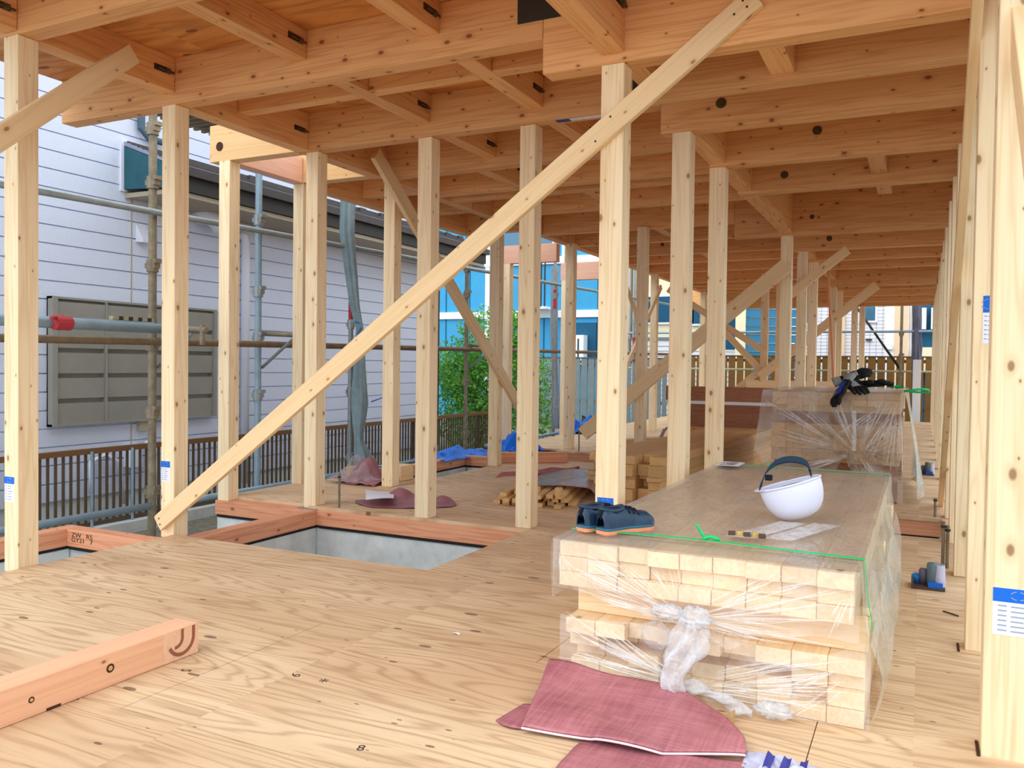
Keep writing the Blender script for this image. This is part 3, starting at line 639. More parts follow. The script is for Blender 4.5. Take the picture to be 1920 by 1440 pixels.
pipe((SX+.02, 1.4, -.066), (SX+.02, 4.40, -.08), .027, 'bluepipe', 'low grey-blue scaffold pipe left of the rusty pole')
pipe((SX+.055, 4.50, -.085), (SX+.055, 9.6, -.10), .025, 'bluepipe', 'low scaffold pipe behind the outer floor edge')
pipe((SX+.055, 9.7, -.06), (SX+.055, 14.5, -.05), .024, 'bluepipe', 'low scaffold pipe past the green shrub')
# bracket frames that would carry the walkway
def bracket(y, label, flip=1):
    B = empty('scaffold_bracket', (SX, y, 1.2)); tag(B, label, 'scaffold bracket')
    child_world(MB().tube([(SX, y+.05, 1.26), (SX+.5*flip, y+.05, 1.24)], .021, 10), 'bracket_arm', M['rust'], B)
    child_world(MB().tube([(SX, y+.05, .96), (SX+.36*flip, y+.05, 1.22)], .014, 8), 'bracket_strut', M['steel'], B)
    child_world(MB().tube([(SX+.46*flip, y+.05, 1.28), (SX+.46*flip, y+.05, 1.13)], .02, 8), 'bracket_pin', M['rust'], B)
bracket(4.44, 'scaffold bracket at the rusty pole, red clamped'); bracket(5.552, 'scaffold bracket at the pale blue pole'); bracket(9.25, 'scaffold bracket at the pole by the shrub')
pipe((-4.95, 2.3, 1.245), (-5.02, 4.36, 1.245), .036, 'bluepipe', 'thick pale pipe lying on the bracket, left of the rusty pole')
pipe((-5.07, 2.2, 1.262), (-5.12, 4.38, 1.275), .020, 'bluepipe', 'second thinner pipe on the bracket behind the thick one')
child = tag(MB().tube([(-4.945, 3.47, 1.244), (-4.947, 3.58, 1.244)], .047, 12).tube([(-4.90, 3.42, 1.27), (-4.98, 3.55, 1.29)], .012, 6).build('pipe_clamp', M['redtape']), 'red clamp around the thick pipe, right of the leftmost post', 'clamp')
tool = empty('hand_tool', (-5.05, 4.15, 1.29)); tag(tool, 'pale green striped tool lying on the pipes by the rusty pole', 'tool')
child_world(MB().box(-5.09, -5.05, 3.98, 4.33, 1.292, 1.318), 'tool_body', M['deck'], tool)
for k in range(4): child_world(MB().box(-5.0905, -5.0485, 4.03+.08*k, 4.065+.08*k, 1.2915, 1.3185), 'dark_stripe', M['darkmetal'], tool)
# walkway deck seen from below above the outer bay
D = empty('scaffold_deck', (-5.4, 6.0, 2.95)); tag(D, 'metal mesh scaffold walkway seen from below above the second left post', 'scaffold deck')
for k in range(3):
    child_world(MB().box(-5.75, -5.28, 4.6+1.3*k, 5.86+1.3*k, 3.06, 3.075), 'deck_panel', M['deck'], D)
    fr = MB()
    for j in range(14): fr.box(-5.74, -5.29, 4.62+1.3*k+.088*j, 4.65+1.3*k+.088*j, 3.02, 3.06)
    child_world(fr, 'deck_ribs', M['rust'], D)
    child_world(MB().tube([(-5.8, 4.6+1.3*k, 3.0), (-5.2, 4.6+1.3*k, 3.0)], .024, 8), 'deck_bearer', M['brownpipe'], D)
# grey dust sheet bundled on a scaffold pole
def bundle(cx, cy, prof, mat, name, label, cat, seed, cords=()):
    ob = MB()
    def fn(u, v):
        k = v*(len(prof)-1); i = min(int(k), len(prof)-2); t = k-i
        z, r, ox, oy = [prof[i][q]*(1-t)+prof[i+1][q]*t for q in range(4)]
        a = 2*PI*u; q = r*(1+.28*math.sin(3*a+5*v+seed)+.14*math.sin(7*a-9*v))
        return (cx+ox+q*math.cos(a), cy+oy+q*math.sin(a), z)
    ob.grid(fn, 36, 60)
    o = ob.build(name, M[mat], smooth=True); tag(o, label, cat)
    for cd in cords: child_world(MB().tube(cd, .007, 6), 'tie_cord', M['bluebox'], o, smooth=True)
    return o
bundle(SX+.10, 6.80, [(2.95, .055, -.02, -.10), (2.3, .058, -.02, -.11), (1.6, .042, 0, 0), (1.35, .036, .03, .05), (1.0, .055, .02, .07), (.6, .072, .02, .08), (.25, .035, .02, .05), (.1, .07, .03, .09), (-.12, .13, .06, .16), (-.30, .145, .06, .18), (-.34, .10, .06, .18)], 'tarpgrey', 'dust_sheet', 'grey dust sheet rolled and tied along a scaffold pole', 'dust sheet', 1.0,
       cords=[[(SX+.18, 6.98, .62), (SX+.22, 7.12, .66), (SX+.22, 7.2, .5), (SX+.22, 7.16, .3)], [(SX+.14, 6.75, 1.42), (SX+.16, 6.85, 1.40), (SX+.15, 6.78, 1.30)], [(SX+.15, 7.1, -.05), (SX+.2, 7.3, -.1), (SX+.2, 7.3, -.35)]])
bundle(SX-.10, 12.30, [(2.6, .05, 0, 0), (1.7, .055, 0, 0), (1.2, .04, 0, 0), (.6, .045, .02, .03), (.0, .08, .05, .08)], 'tarpgrey2', 'dust_sheet', 'grey dust sheet hanging between the scaffold poles by the blue house', 'dust sheet', 2.4)
tag(MB().grid(lambda u, v: (-5.0+.2*u, 12.75+.5*u+.05*math.sin(9*v), max(0, .30*(1-v)*(1-.6*u))-.1+.02*math.sin(12*u+7*v)), 14, 14).build('sack', M['tarpdark'], smooth=True, thick=.01), 'dark folded sheet slumped at the foot of the beige scaffold pole', 'sheet')
def crumple(name, mat, x0, x1, y0, y1, z, h, label, cat, seed, thick=.004):
    mb = MB()
    mb.grid(lambda u, v: (x0+(x1-x0)*u, y0+(y1-y0)*v, z+max(.003, h*(.25+.75*math.sin(PI*min(1, max(0, u)))*math.sin(PI*v))*(.55+.9*nz(u, v, seed, 3.5)+.4*nz(u, v, seed, 9)))), 36, 36)
    o = mb.build(name, M[mat], smooth=True, thick=thick); return tag(o, label, cat)
crumple('blue_tarp', 'tarpblue', -5.0, -4.55, 7.7, 9.0, -.05, .11, 'crumpled blue tarp outside the left sill, left of the shaded post', 'tarp', 1.3)
crumple('blue_tarp', 'tarpblue', -4.55, -4.05, 8.62, 9.15, -.02, .24, 'blue tarp heap between the shaded post and the fifth post', 'tarp', 4.1)
crumple('blue_tarp', 'tarpblue', -4.9, -4.35, 11.5, 12.4, -.02, .26, 'small peak of blue tarp beside the far left wall post', 'tarp', 7.7)
# far end scaffold
pipe((-7, 18.9, 1.80), (3, 18.9, 1.80), .026, 'bluepipe', 'horizontal scaffold pipe across the far opening')
pipe((-7, 18.9, .98), (3, 18.9, .98), .022, 'deck', 'lower scaffold pipe in front of the far board fence')
scaf_pole(18.9, .028, 'rust', 3.2, 'scaffold pole at the far opening, before the dark blue wall', [.9, 1.3, 1.75], x=-.40)
scaf_pole(18.9, .028, 'steel', 3.2, 'scaffold pole at the far opening, behind the double posts', [.9, 1.8], x=-2.08)
scaf_pole(18.8, .028, 'steel', 3.2, 'scaffold pole near the far teal siding', [.9, 1.8], x=-4.25)
pipe((-1.42, 18.96, 2.55), (-.38, 18.96, .98), .024, 'darkmetal', 'slanting scaffold brace at the far opening')
bundle(-.12, 18.95, [(2.6, .07, 0, 0), (2.0, .075, 0, 0), (1.5, .08, 0, 0), (1.0, .07, 0, 0), (-.4, .06, 0, 0)], 'tarpdark', 'dust_sheet', 'dark sheet rolled on the scaffold at the far opening', 'dust sheet', 5)
tag(MB().box(-.17, -.02, 18.55, 18.62, -.3, 1.22).build('white_board', M['white'], bevel=.004), 'white upright board standing behind the far wrapped stack', 'board')

# ------------------------------------------------------------------ far fence and houses
def board_fence(x0, x1, y, z1, bw, gap, mat, label, dark='boardf'):
    F = empty('board_fence', ((x0+x1)/2, y, -.5)); tag(F, label, 'fence')
    x = x0
    while x < x1-.02:
        child_world(MB().box(x, min(x+bw, x1), y, y+.025, -.45, z1), 'fence_board', M[mat], F); x += bw+gap
    child_world(MB().box(x0, x1, y+.027, y+.07, z1-.12, z1-.05).box(x0, x1, y+.027, y+.07, .1, .17), 'fence_rail', M[mat], F)
    child_world(MB().box(x0-.02, x1+.02, y-.01, y+.07, z1, z1+.03), 'fence_cap', M['slat'], F)
board_fence(-5.45, .8, 20.0, 1.28, .155, .035, 'boardf', 'brown board fence beyond the far opening')
board_fence(-9.6, -5.5, 19.6, 1.20, .16, .03, 'greyf', 'grey board fence beyond the far left posts')
def blue_house():
    H = empty('house', (-10, 22, -.5)); tag(H, 'bright blue panelled house with white bands behind the shrub', 'house')
    def P(mb, name, mat, par=H): return child_world(mb, name, M[mat], par)
    y = 21.5
    P(MB().box(-17, -7.6, y, y+6, -.5, 9), 'wall', 'bluewall')
    P(MB().box(-7.6, -7.45, y-.02, y+6, -.5, 9), 'corner_trim', 'white')
    for x in (-13.2, -11.45, -9.05): P(MB().box(x, x+.14, y-.05, y, -.5, 9), 'white_trim', 'white')
    for z in (2.35, 3.85): P(MB().box(-17, -7.45, y-.07, y, z, z+.20), 'white_band', 'white')
    for k in range(12): P(MB().box(-16.8+.8*k, -16.77+.8*k, y-.012, y, -.5, 9), 'panel_joint', 'dkblue')
    for x in (-10.95, -10.0): 
        wd = P(MB().box(x, x+.75, y-.06, y, 4.1, 5.4), 'window_frame', 'cream'); P(MB().box(x+.09, x+.66, y-.07, y-.05, 4.2, 5.3), 'window_pane', 'glass', wd)
    P(MB().box(-8.95, -8.0, y-.06, y, 1.0, 2.2), 'lower_panel', 'dkblue')
    ac = P(MB().box(-8.75, -8.25, y-.36, y-.06, 1.05, 1.85), 'wall_unit', 'white'); P(MB().box(-8.42, -8.38, y-.37, y-.355, 1.15, 1.75), 'unit_slot', 'darkmetal', ac)
    P(MB().box(-9.9, -9.2, y-.8, y-.03, 2.55, 2.62), 'balcony_slab', 'white')
    for k in range(7): P(MB().box(-9.9+.11*k, -9.87+.11*k, y-.8, y-.77, 2.6, 3.9), 'balcony_bar', 'darkmetal')
blue_house()
def cream_house():
    H = empty('house', (-6, 23, -.5)); tag(H, 'cream house with small blue windows seen between the middle posts', 'house')
    def P(mb, name, mat, par=H): return child_world(mb, name, M[mat], par)
    y = 22.6
    P(MB().box(-7.35, -4.1, y, y+5, -.5, 8), 'wall', 'cream')
    P(MB().box(-7.36, -4.05, y-.06, y, -.5, 1.75), 'lower_siding', 'whitetile')
    for k in range(16): P(MB().box(-7.36, -4.05, y-.07, y-.058, -.45+.135*k, -.43+.135*k), 'lap_line', 'beige')
    P(MB().box(-7.4, -4.05, y-.1, y, 1.75, 1.83), 'belt_trim', 'greyf')
    for x, z, w_, h in ((-6.9, 2.25, .65, .7), (-6.15, 2.25, .5, .7), (-4.85, 1.5, .62, .95), (-4.85, 2.6, .62, .75), (-5.6, 2.2, .42, .75)):
        f = P(MB().box(x-.06, x+w_+.06, y-.075, y, z-.06, z+h+.06), 'window_frame', 'white'); P(MB().box(x, x+w_, y-.09, y-.07, z, z+h), 'window_pane', 'dkblue', f)
cream_house()
def teal_house():
    H = empty('house', (-3.4, 24, -.5)); tag(H, 'teal lap-sided house end seen behind the crossing braces', 'house')
    y = 21.4; mb = MB(); z = -.5
    while z < 6:
        mb.prism([(-4.0, y, z), (-2.85, y+.5, z+.0), (-2.85, y+.53, z+.20), (-4.0, y+.03, z+.20)], (-.03, .1, 0)); z += .215
    child_world(mb, 'wall_siding', M['tealwall'], H)
    child_world(MB().box(-4.25, -4.0, y-.03, y+.2, -.5, 6), 'corner_board', M['cream'], H)
teal_house()
def tile_house():
    H = empty('house', (-1.3, 24, -.5)); tag(H, 'white tiled house with a drainpipe beyond the far opening', 'house')
    def P(mb, name, mat, par=H): return child_world(mb, name, M[mat], par)
    y = 22.0
    P(MB().box(-2.75, -.83, y, y+5, -.5, 8), 'wall', 'whitetile')
    j = MB()
    for k in range(34): j.box(-2.75, -.83, y-.004, y, .4+.085*k, .408+.085*k)
    for k in range(14): j.box(-2.7+.14*k, -2.692+.14*k, y-.004, y, .4, 3.6)
    P(j, 'tile_joints', 'louver')
    f = P(MB().box(-1.42, -1.0, y-.05, y, 2.15, 3.4), 'window_frame', 'white'); P(MB().box(-1.37, -1.05, y-.06, y-.045, 2.2, 3.35), 'window_pane', 'glass', f)
    f = P(MB().box(-2.7, -2.35, y-.05, y, 2.1, 3.2), 'window_frame', 'white'); P(MB().box(-2.66, -2.39, y-.06, y-.045, 2.15, 3.1), 'window_pane', 'glass', f)
    P(MB().tube([(-1.78, y-.08, -.5), (-1.78, y-.08, 4)], .07, 10), 'drainpipe', 'peach')
    P(MB().box(-.83, -.62, y-.03, y+.3, -.5, 8), 'white_edge', 'white'); P(MB().box(-.62, -.32, y-.05, y+.3, -.5, 8), 'pilaster', 'peach')
    for x, z in ((-1.25, 1.72), (-1.1, 1.22)): P(MB().box(x, x+.14, y-.08, y-.004, z, z+.03), 'small_vent', 'darkmetal')
    P(MB().box(-.78, -.66, y-.1, y-.03, 1.5, 1.62), 'meter', 'white')
tile_house()
def dark_house():
    H = empty('house', (.8, 24, -.5)); tag(H, 'dark blue house wall with cream boxes at the far right opening', 'house')
    def P(mb, name, mat, par=H): return child_world(mb, name, M[mat], par)
    y = 22.2
    P(MB().box(-.31, 3.0, y, y+4, -.5, 8), 'wall', 'dkblue')
    P(MB().box(-.30, -.24, y-.04, y, -.5, 8), 'white_strip', 'white')
    P(MB().box(-.14, .06, y-.3, y, 1.98, 2.48), 'wall_cabinet', 'white'); P(MB().box(.16, .42, y-.3, y, 1.98, 2.48), 'wall_cabinet', 'white')
    P(MB().box(-.14, .42, y-.35, y, .95, 1.55), 'lower_cabinet', 'cream')
    P(MB().tube([(-.2, y-.03, 2.7), (-.2, y-.03, 2.0), (-.12, y-.03, 1.8), (-.17, y-.03, 1.62), (-.26, y-.03, 1.6)], .025, 8), 'cable', 'white')
dark_house()
# shrub beyond the corner of the white house
S = empty('shrub', (-6.95, 12.9, -.5)); tag(S, 'leafy green shrub growing beyond the corner of the white house', 'shrub')
rnd = random.Random(3); lf = MB()
clumps = [(-7.35, 12.7, .95, .5), (-6.75, 12.9, 1.45, .62), (-6.85, 13.2, .55, .7), (-6.3, 13.2, .8, .55), (-7.3, 13.0, 0.1, .6), (-6.5, 13.3, 1.55, .4), (-6.9, 12.8, .0, .6), (-6.3, 13.4, .1, .55), (-7.25, 13.2, .5, .6), (-6.55, 13.0, .95, .6), (-7.6, 13.3, .8, .45)]
for k in range(15000):
    c = rnd.choice(clumps); d = Vector((rnd.gauss(0, 1), rnd.gauss(0, 1), rnd.gauss(0, 1))).normalized()*c[3]*(.35+.7*rnd.random()**.6)
    p = Vector(c[:3])+d; e = Euler((rnd.uniform(-1.1, 1.1), rnd.uniform(-1.1, 1.1), rnd.uniform(0, 6.3))).to_matrix(); L_ = rnd.uniform(.06, .11); W2 = L_*.42
    i = len(lf.v); lf.v += [tuple(p+e@Vector(q)) for q in ((0, 0, 0), (L_*.5, W2*.5, .008), (L_, 0, -.004), (L_*.5, -W2*.5, .008))]; lf.f.append((i, i+1, i+2, i+3))
child_world(lf, 'foliage', M['leaf'], S)['kind'] = 'stuff'
st = MB()
for k in range(9):
    a = rnd.uniform(0, 6.3); q = rnd.choice(clumps); st.tube([(-6.95+.06*math.cos(a), 12.95+.06*math.sin(a), -.5), ((q[0]-6.95)/2+.1*math.cos(a), (q[1]+12.95)/2, q[2]*.4), q[:3]], [.03, .02, .008], 6)
child_world(st, 'branches', M['bark'], S)

# ------------------------------------------------------------------ stacks of battens
ORD = ['first', 'second', 'third', 'fourth', 'fifth', 'sixth', 'seventh', 'eighth', 'ninth', 'tenth', 'eleventh', 'twelfth']
meshes = {}
def batten(x, y, z, L, w_, h, mat, label, group, name='batten', rz=0.0):
    k = (round(L, 2), round(w_, 3), round(h, 3), mat)
    if k not in meshes: meshes[k] = bevbox(L, w_, h, .0015); meshes[k].materials.append(M[mat]); meshes[k].name = name
    o = bpy.data.objects.new(name, meshes[k]); C.objects.link(o); o.location = (x, y, z); o.rotation_euler.z = PI/2+rz
    return tag(o, label, 'batten', group)
def bundle_of(x0, x1, y0, z0, L, cols, rows, h, where, group, jit, mat='stick', pull=None, row_names=None):
    w_ = (x1-x0)/cols
    for r in range(rows):
        for c in range(cols):
            dy = random.uniform(-jit, jit)
            if pull: dy += pull(r, c)
            rn = {1: ['only'], 2: ['bottom', 'top'], 3: ['bottom', 'middle', 'top'], 4: ['bottom', 'second', 'third', 'top']}[rows][r]
            batten(x0+w_*(c+.5), y0+L/2+dy, z0+h*(r+.5), L, w_-.0012, h-.0008, mat, f'batten in {where}, {rn} row, {ORD[c]} from left', group)
bundle_of(-1.045, -.155, 2.49, .300, 2.40, 9, 3, .048, 'nearest stack, upper bundle', 'battens in the upper near bundle', .010, pull=lambda r, c: .022 if r == 1 and 1 < c < 8 else 0)
bundle_of(-1.025, -.125, 2.55, .001, 2.36, 9, 4, .048, 'nearest stack, lower bundle', 'battens in the lower near bundle', .014,
          pull=lambda r, c: (-.035 if r == 3 and c not in (2, 5) else 0)+(.10 if r == 2 and 0 < c < 7 else 0)+(.05 if r == 1 and c in (0, 1, 7) else 0)+(-.03 if r < 2 and c > 6 else 0)+(.03 if r == 1 and 2 < c < 6 else 0))
for y0, lab in ((2.60, 'front spacer block bar between the two bundles of the nearest stack'), (3.70, 'middle spacer bar between the bundles of the nearest stack'), (4.72, 'rear spacer bar between the bundles of the nearest stack')):
    tb('spacer_bar', -1.02, -.122, y0, y0+.10, .1935, .2995, 'x', M['stick'], lab, 'spacer')
bundle_of(-1.06, -.14, 6.84, .68, 1.8, 8, 3, .05, 'far wrapped stack, top bundle', 'battens in the far top bundle', .02, mat='yellow')
bundle_of(-1.07, -.14, 6.87, .29, 1.8, 8, 3, .098, 'far wrapped stack, middle bundle', 'battens in the far middle bundle', .03, mat='yellow')
for z0, z1, y0, lab in ((.001, .2895, 6.92, 'front bearer under the far wrapped stack'), (.001, .2895, 8.4, 'rear bearer under the far wrapped stack'), (.5845, .6795, 6.97, 'front upper spacer bar in the far wrapped stack'), (.5845, .6795, 8.4, 'rear upper spacer bar in the far wrapped stack')):
    tb('spacer_bar', -1.05, -.15, y0, y0+.1, z0, z1, 'x', M['lvl'], lab, 'spacer')
# yellow lumber pile right of the middle, slightly askew
ang = math.radians(-4.0); hs = [.085, .07, .03, .085, .065]; zz = .001
px0, py0 = -2.36, 6.02
for r, h in enumerate(hs):
    for c in range(6):
        L = 3.6; off = [.22, .05, .14, 0, .10, .04][(c+2*r) % 6] + random.uniform(0, .03); lx = .107*(c+.5); ly = off+L/2
        x = px0+lx*math.cos(ang)-ly*math.sin(ang); y = py0+lx*math.sin(ang)+ly*math.cos(ang)
        batten(x, y, zz+h/2, L, .104, h-.001, 'yellow', f'yellow timber in the middle lumber pile, {["bottom", "second", "third", "fourth", "top"][r]} layer, {ORD[c]} from left', 'yellow timbers in the lumber pile', 'timber', rz=ang)
    zz += h
# brown laminated beams lying crosswise farther back
for x0, x1, y0, y1, z0, z1, mat, lab in [(-2.62, -1.30, 9.62, 9.72, .001, .33, 'orange', 'pale timber lowest in the brown beam stack'), (-2.55, -1.25, 9.60, 9.72, .332, .585, 'lvl', 'thick brown laminated beam under the white strip'), (-2.70, -1.25, 9.60, 9.72, .628, .79, 'lvl', 'brown laminated beam on top of the white strip'),
                                         (-2.66, -1.9, 9.75, 9.85, .001, .74, 'red', 'reddish timber end behind the brown laminated beams')]:
    tb('laminated_beam', x0, x1, y0, y1, z0, z1, 'x', M[mat], lab, 'beam')
tag(MB().box(-2.70, -1.25, 9.59, 9.72, .587, .626).build('white_spacer', M['white'], bevel=.004), 'white strip between the two brown laminated beams', 'spacer')
tag(MB().grid(lambda u, v: (-2.80+.12*u, 9.55+.16*v, .30-.28*(1-u)**2+.02*nz(u, v, 3, 5)), 10, 10).build('white_wrap', M['bagwhite'], smooth=True, thick=.004), 'white plastic wrap over the left end of the brown beams', 'wrap')

# ------------------------------------------------------------------ film wrapping
def gather(x, z, gx, gz, amp, n, rad=.5):
    dx, dz = x-gx, (z-gz)*1.6; d = math.hypot(dx, dz); a = math.atan2(dz, dx)
    return amp*math.sin(a*n+2.5*math.sin(a*3.1))*max(0, 1-d/rad)*min(1, d/.05)
def lerp_pts(pts, u):
    for (a, p), (b, q) in zip(pts[:-1], pts[1:]):
        if u <= b: t = (u-a)/(b-a); t = t*t*(3-2*t); return p+(q-p)*t
    return pts[-1][1]
W1 = empty('plastic_wrap', (-.6, 3.7, .45)); tag(W1, 'clear plastic film around the upper bundle of the nearest stack', 'plastic film')
lo1 = [(0, .30), (.12, .292), (.3, .262), (.42, .225), (.52, .235), (.62, .19), (.72, .24), (.9, .262), (1, .255)]
def f_front(u, v):
    x = -1.058+.918*u; z1 = .4535; z0 = lerp_pts(lo1, u); z = z1+(z0-z1)*v
    y = 2.470-.012*v**2*(1-abs(2*u-1))-.014*math.exp(-((u-.48)/.12)**2)*v+gather(x, z, -.62, .26, .012, 17, .55)+.004*nz(x, z, 1, 9)
    return (x, min(y, 2.474), z)
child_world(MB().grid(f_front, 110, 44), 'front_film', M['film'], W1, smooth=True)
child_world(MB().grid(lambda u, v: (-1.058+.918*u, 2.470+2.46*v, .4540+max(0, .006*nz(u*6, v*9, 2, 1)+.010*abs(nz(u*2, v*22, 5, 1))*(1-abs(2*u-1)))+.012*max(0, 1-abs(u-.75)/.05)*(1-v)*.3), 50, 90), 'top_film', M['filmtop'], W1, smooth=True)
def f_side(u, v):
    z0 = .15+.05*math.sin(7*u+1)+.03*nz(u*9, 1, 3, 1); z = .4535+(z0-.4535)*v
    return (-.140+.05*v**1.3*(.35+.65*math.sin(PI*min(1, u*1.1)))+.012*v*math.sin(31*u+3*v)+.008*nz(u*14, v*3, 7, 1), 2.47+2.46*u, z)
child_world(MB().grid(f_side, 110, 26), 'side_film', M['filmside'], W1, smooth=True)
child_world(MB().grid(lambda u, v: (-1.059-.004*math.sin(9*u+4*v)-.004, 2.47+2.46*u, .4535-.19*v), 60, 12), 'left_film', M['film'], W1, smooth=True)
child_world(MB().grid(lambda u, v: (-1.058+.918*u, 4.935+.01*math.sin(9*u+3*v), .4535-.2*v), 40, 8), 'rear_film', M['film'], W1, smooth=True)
# bunched knot and its hanging tail
def blob(cx, cy, cz, rx, ry, rz_, seed, amp=.35, n=28):
    def fn(u, v):
        a = 2*PI*u; b = PI*(v-.5); d = Vector((math.cos(b)*math.cos(a), math.cos(b)*math.sin(a), math.sin(b))); q = 1+amp*nz(d.x+seed, d.y, d.z, 3.2)+.12*math.sin(9*a+4*b)
        return (cx+rx*d.x*q, cy+ry*d.y*q, cz+rz_*d.z*q)
    return MB().grid(fn, n, n)
child_world(blob(-.585, 2.425, .275, .045, .022, .032, 1), 'film_knot', M['knotfilm'], W1, smooth=True)
child_world(blob(-.665, 2.435, .278, .05, .018, .022, 5), 'film_knot', M['knotfilm'], W1, smooth=True)
child_world(blob(-.700, 2.432, .205, .045, .02, .04, 9, .12), 'film_loop', M['film'], W1, smooth=True)
def tail(u, v):
    a = 2*PI*u; z = .27-.215*v; r = .026+.022*math.sin(PI*min(1, v*1.25))*(1-.2*v); q = 1+.35*math.sin(4*a+7*v)+.2*math.sin(9*a-6*v)
    return (-.595-.045*v+.012*math.sin(6*v)+r*q*math.cos(a), 2.425-.01*v+r*.55*q*math.sin(a), z)
child_world(MB().grid(tail, 40, 40), 'film_tail', M['knotfilm'], W1, smooth=True)
W2 = empty('plastic_wrap', (-.6, 3.7, .2)); tag(W2, 'clear plastic film around the lower bundle of the nearest stack', 'plastic film')
top2 = [(0, .205), (.12, .20), (.3, .215), (.45, .205), (.6, .20), (.85, .20), (1, .255)]
lo2 = [(0, .03), (.15, .045), (.3, .05), (.40, .035), (.5, .004), (.7, .006), (1, .012)]
def f2(u, v):
    x = -1.04+.93*u; z1 = lerp_pts(top2, u); z0 = lerp_pts(lo2, u); z = z1+(z0-z1)*v
    y = 2.495-.02*v**2*math.exp(-((u-.5)/.35)**2)+gather(x, z, -.60, .055, .012, 15, .6)+.006*nz(x, z, 4, 8)
    return (x, min(y, 2.500)-.002, max(z, .003))
child_world(MB().grid(f2, 110, 40), 'front_film', M['film'], W2, smooth=True)
def f2s(u, v):
    z = .25-.243*v; return (-.112+.045*math.sin(PI*v*.9)*(.3+.7*abs(math.sin(2.2*u+.6)))+.012*math.sin(26*u+5*v)*v, 2.50+2.42*u, z)
child_world(MB().grid(f2s, 100, 22), 'side_film', M['filmside'], W2, smooth=True)
def fold(u, v):
    a = 2*PI*v; cx = -.62+.20*u; r = .016+.006*math.sin(11*u); q = 1+.4*math.sin(3*a+19*u)
    return (cx, 2.462+.010*math.sin(5*u)+r*q*math.cos(a), .062-.048*u+r*q*math.sin(a)*.9)
child_world(MB().grid(fold, 50, 18), 'film_fold', M['knotfilm'], W2, smooth=True)
child_world(blob(-.36, 2.455, .034, .05, .018, .022, 3), 'film_fold', M['knotfilm'], W2, smooth=True)
W3 = empty('plastic_wrap', (-.6, 7.7, .8)); tag(W3, 'torn clear plastic film draped over the far stack', 'plastic film')
lo3 = [(0, .36), (.1, .22), (.25, .10), (.4, .12), (.55, .20), (.62, .34), (.7, .20), (.85, .08), (1, .02)]
def f3(u, v):
    x = -1.13+1.02*u-.06*v*(1-u); z1 = .842; z0 = lerp_pts(lo3, u); z = z1+(z0-z1)*v
    return (x, 6.80-.04*v*math.sin(PI*u)+gather(x, z, -.42, .36, .03, 13, .8)+.02*nz(x, z, 8, 6), z)
child_world(MB().grid(f3, 90, 50), 'front_film', M['filmfar'], W3, smooth=True)
child_world(MB().grid(lambda u, v: (-1.12+1.01*u, 6.80+1.85*v, .843+.012*abs(nz(u*5, v*6, 3, 1))), 40, 40), 'top_film', M['filmtop'], W3, smooth=True)
child_world(MB().grid(lambda u, v: (-.11+.13*v**.8*(.5+.5*math.sin(PI*min(1, u+.25)))+.02*math.sin(17*u+4*v)*v, 6.80+1.85*u, .842-.80*v), 60, 34), 'side_film', M['filmside'], W3, smooth=True)
child_world(MB().grid(lambda u, v: (-1.13-.10*v*math.sin(PI*min(1, .2+u))+.01*math.sin(15*u+3*v), 6.80+1.85*u, .842-.48*v), 50, 24), 'left_film', M['film'], W3, smooth=True)
child_world(MB().box(-.46, -.435, 6.735, 6.74, .40, .70), 'film_strip', M['knotfilm'], W3)
# fine creases toward the bunched places; pale ribbons stand in for their highlight streaks
M['crease'] = film('crease_highlight_film', (246, 248, 252), .16, .50, rough=.10, sc_=11)
def creases(parent, gx, gz, yf, ends, per, seed, zlim, wd=.0032, spread=.03):
    rc = random.Random(seed); mb = MB()
    for (ex, ez, reach) in ends:
        for k in range(per):
            x0, z0 = ex+rc.gauss(0, spread), min(zlim[1], max(zlim[0], ez+rc.gauss(0, spread*.7))); x1, z1 = gx+rc.gauss(0, .012), gz+rc.gauss(0, .010)
            ta, tb_ = rc.uniform(0, .35), min(1, reach*rc.uniform(.65, 1.05)); sag = rc.uniform(-.012, .022); w_ = wd*rc.uniform(.3, 1.2); b = len(mb.v)
            pts = [(x0+(x1-x0)*t, max(zlim[0], z0+(z1-z0)*t-sag*math.sin(PI*t))) for t in [ta+(tb_-ta)*q/12 for q in range(13)]]
            for q, (x, z) in enumerate(pts):
                dx = pts[min(q+1, 12)][0]-pts[max(q-1, 0)][0]; dz = pts[min(q+1, 12)][1]-pts[max(q-1, 0)][1]; m_ = math.hypot(dx, dz) or 1
                hw_ = w_*math.sin(PI*min(1, .06+.9*q/12)); y = yf(x, z); mb.v += [(x-dz/m_*hw_, y, z+dx/m_*hw_), (x, y-hw_*.9-.0008, z), (x+dz/m_*hw_, y, z-dx/m_*hw_)]
                if q: c = b+3*(q-1); mb.f += [(c, c+1, c+4, c+3), (c+1, c+2, c+5, c+4)]
    child_world(mb, 'film_crease_highlights', M['crease'], parent, smooth=True)
creases(W1, -.62, .265, lambda x, z: 2.453, [(-1.03, .44, 1), (-1.02, .36, 1), (-.98, .31, 1), (-.88, .43, .8), (-.16, .41, 1), (-.18, .33, 1), (-.20, .27, 1), (-.32, .43, .8), (-.70, .45, .7), (-.3, .24, 1)], 6, 3, (.19, .449))
creases(W1, -1.04, .445, lambda x, z: 2.456, [(-.8, .34, .6), (-.98, .31, .8)], 5, 8, (.30, .449))
creases(W1, -.155, .445, lambda x, z: 2.456, [(-.4, .36, .6), (-.2, .29, .8)], 5, 9, (.26, .449))
creases(W2, -.61, .055, lambda x, z: 2.475, [(-1.02, .19, 1), (-1.0, .14, 1), (-1.0, .09, 1), (-.9, .19, .9), (-.13, .17, 1), (-.14, .11, 1), (-.15, .05, 1), (-.3, .19, .8), (-.62, .21, .8)], 6, 5, (.006, .235))
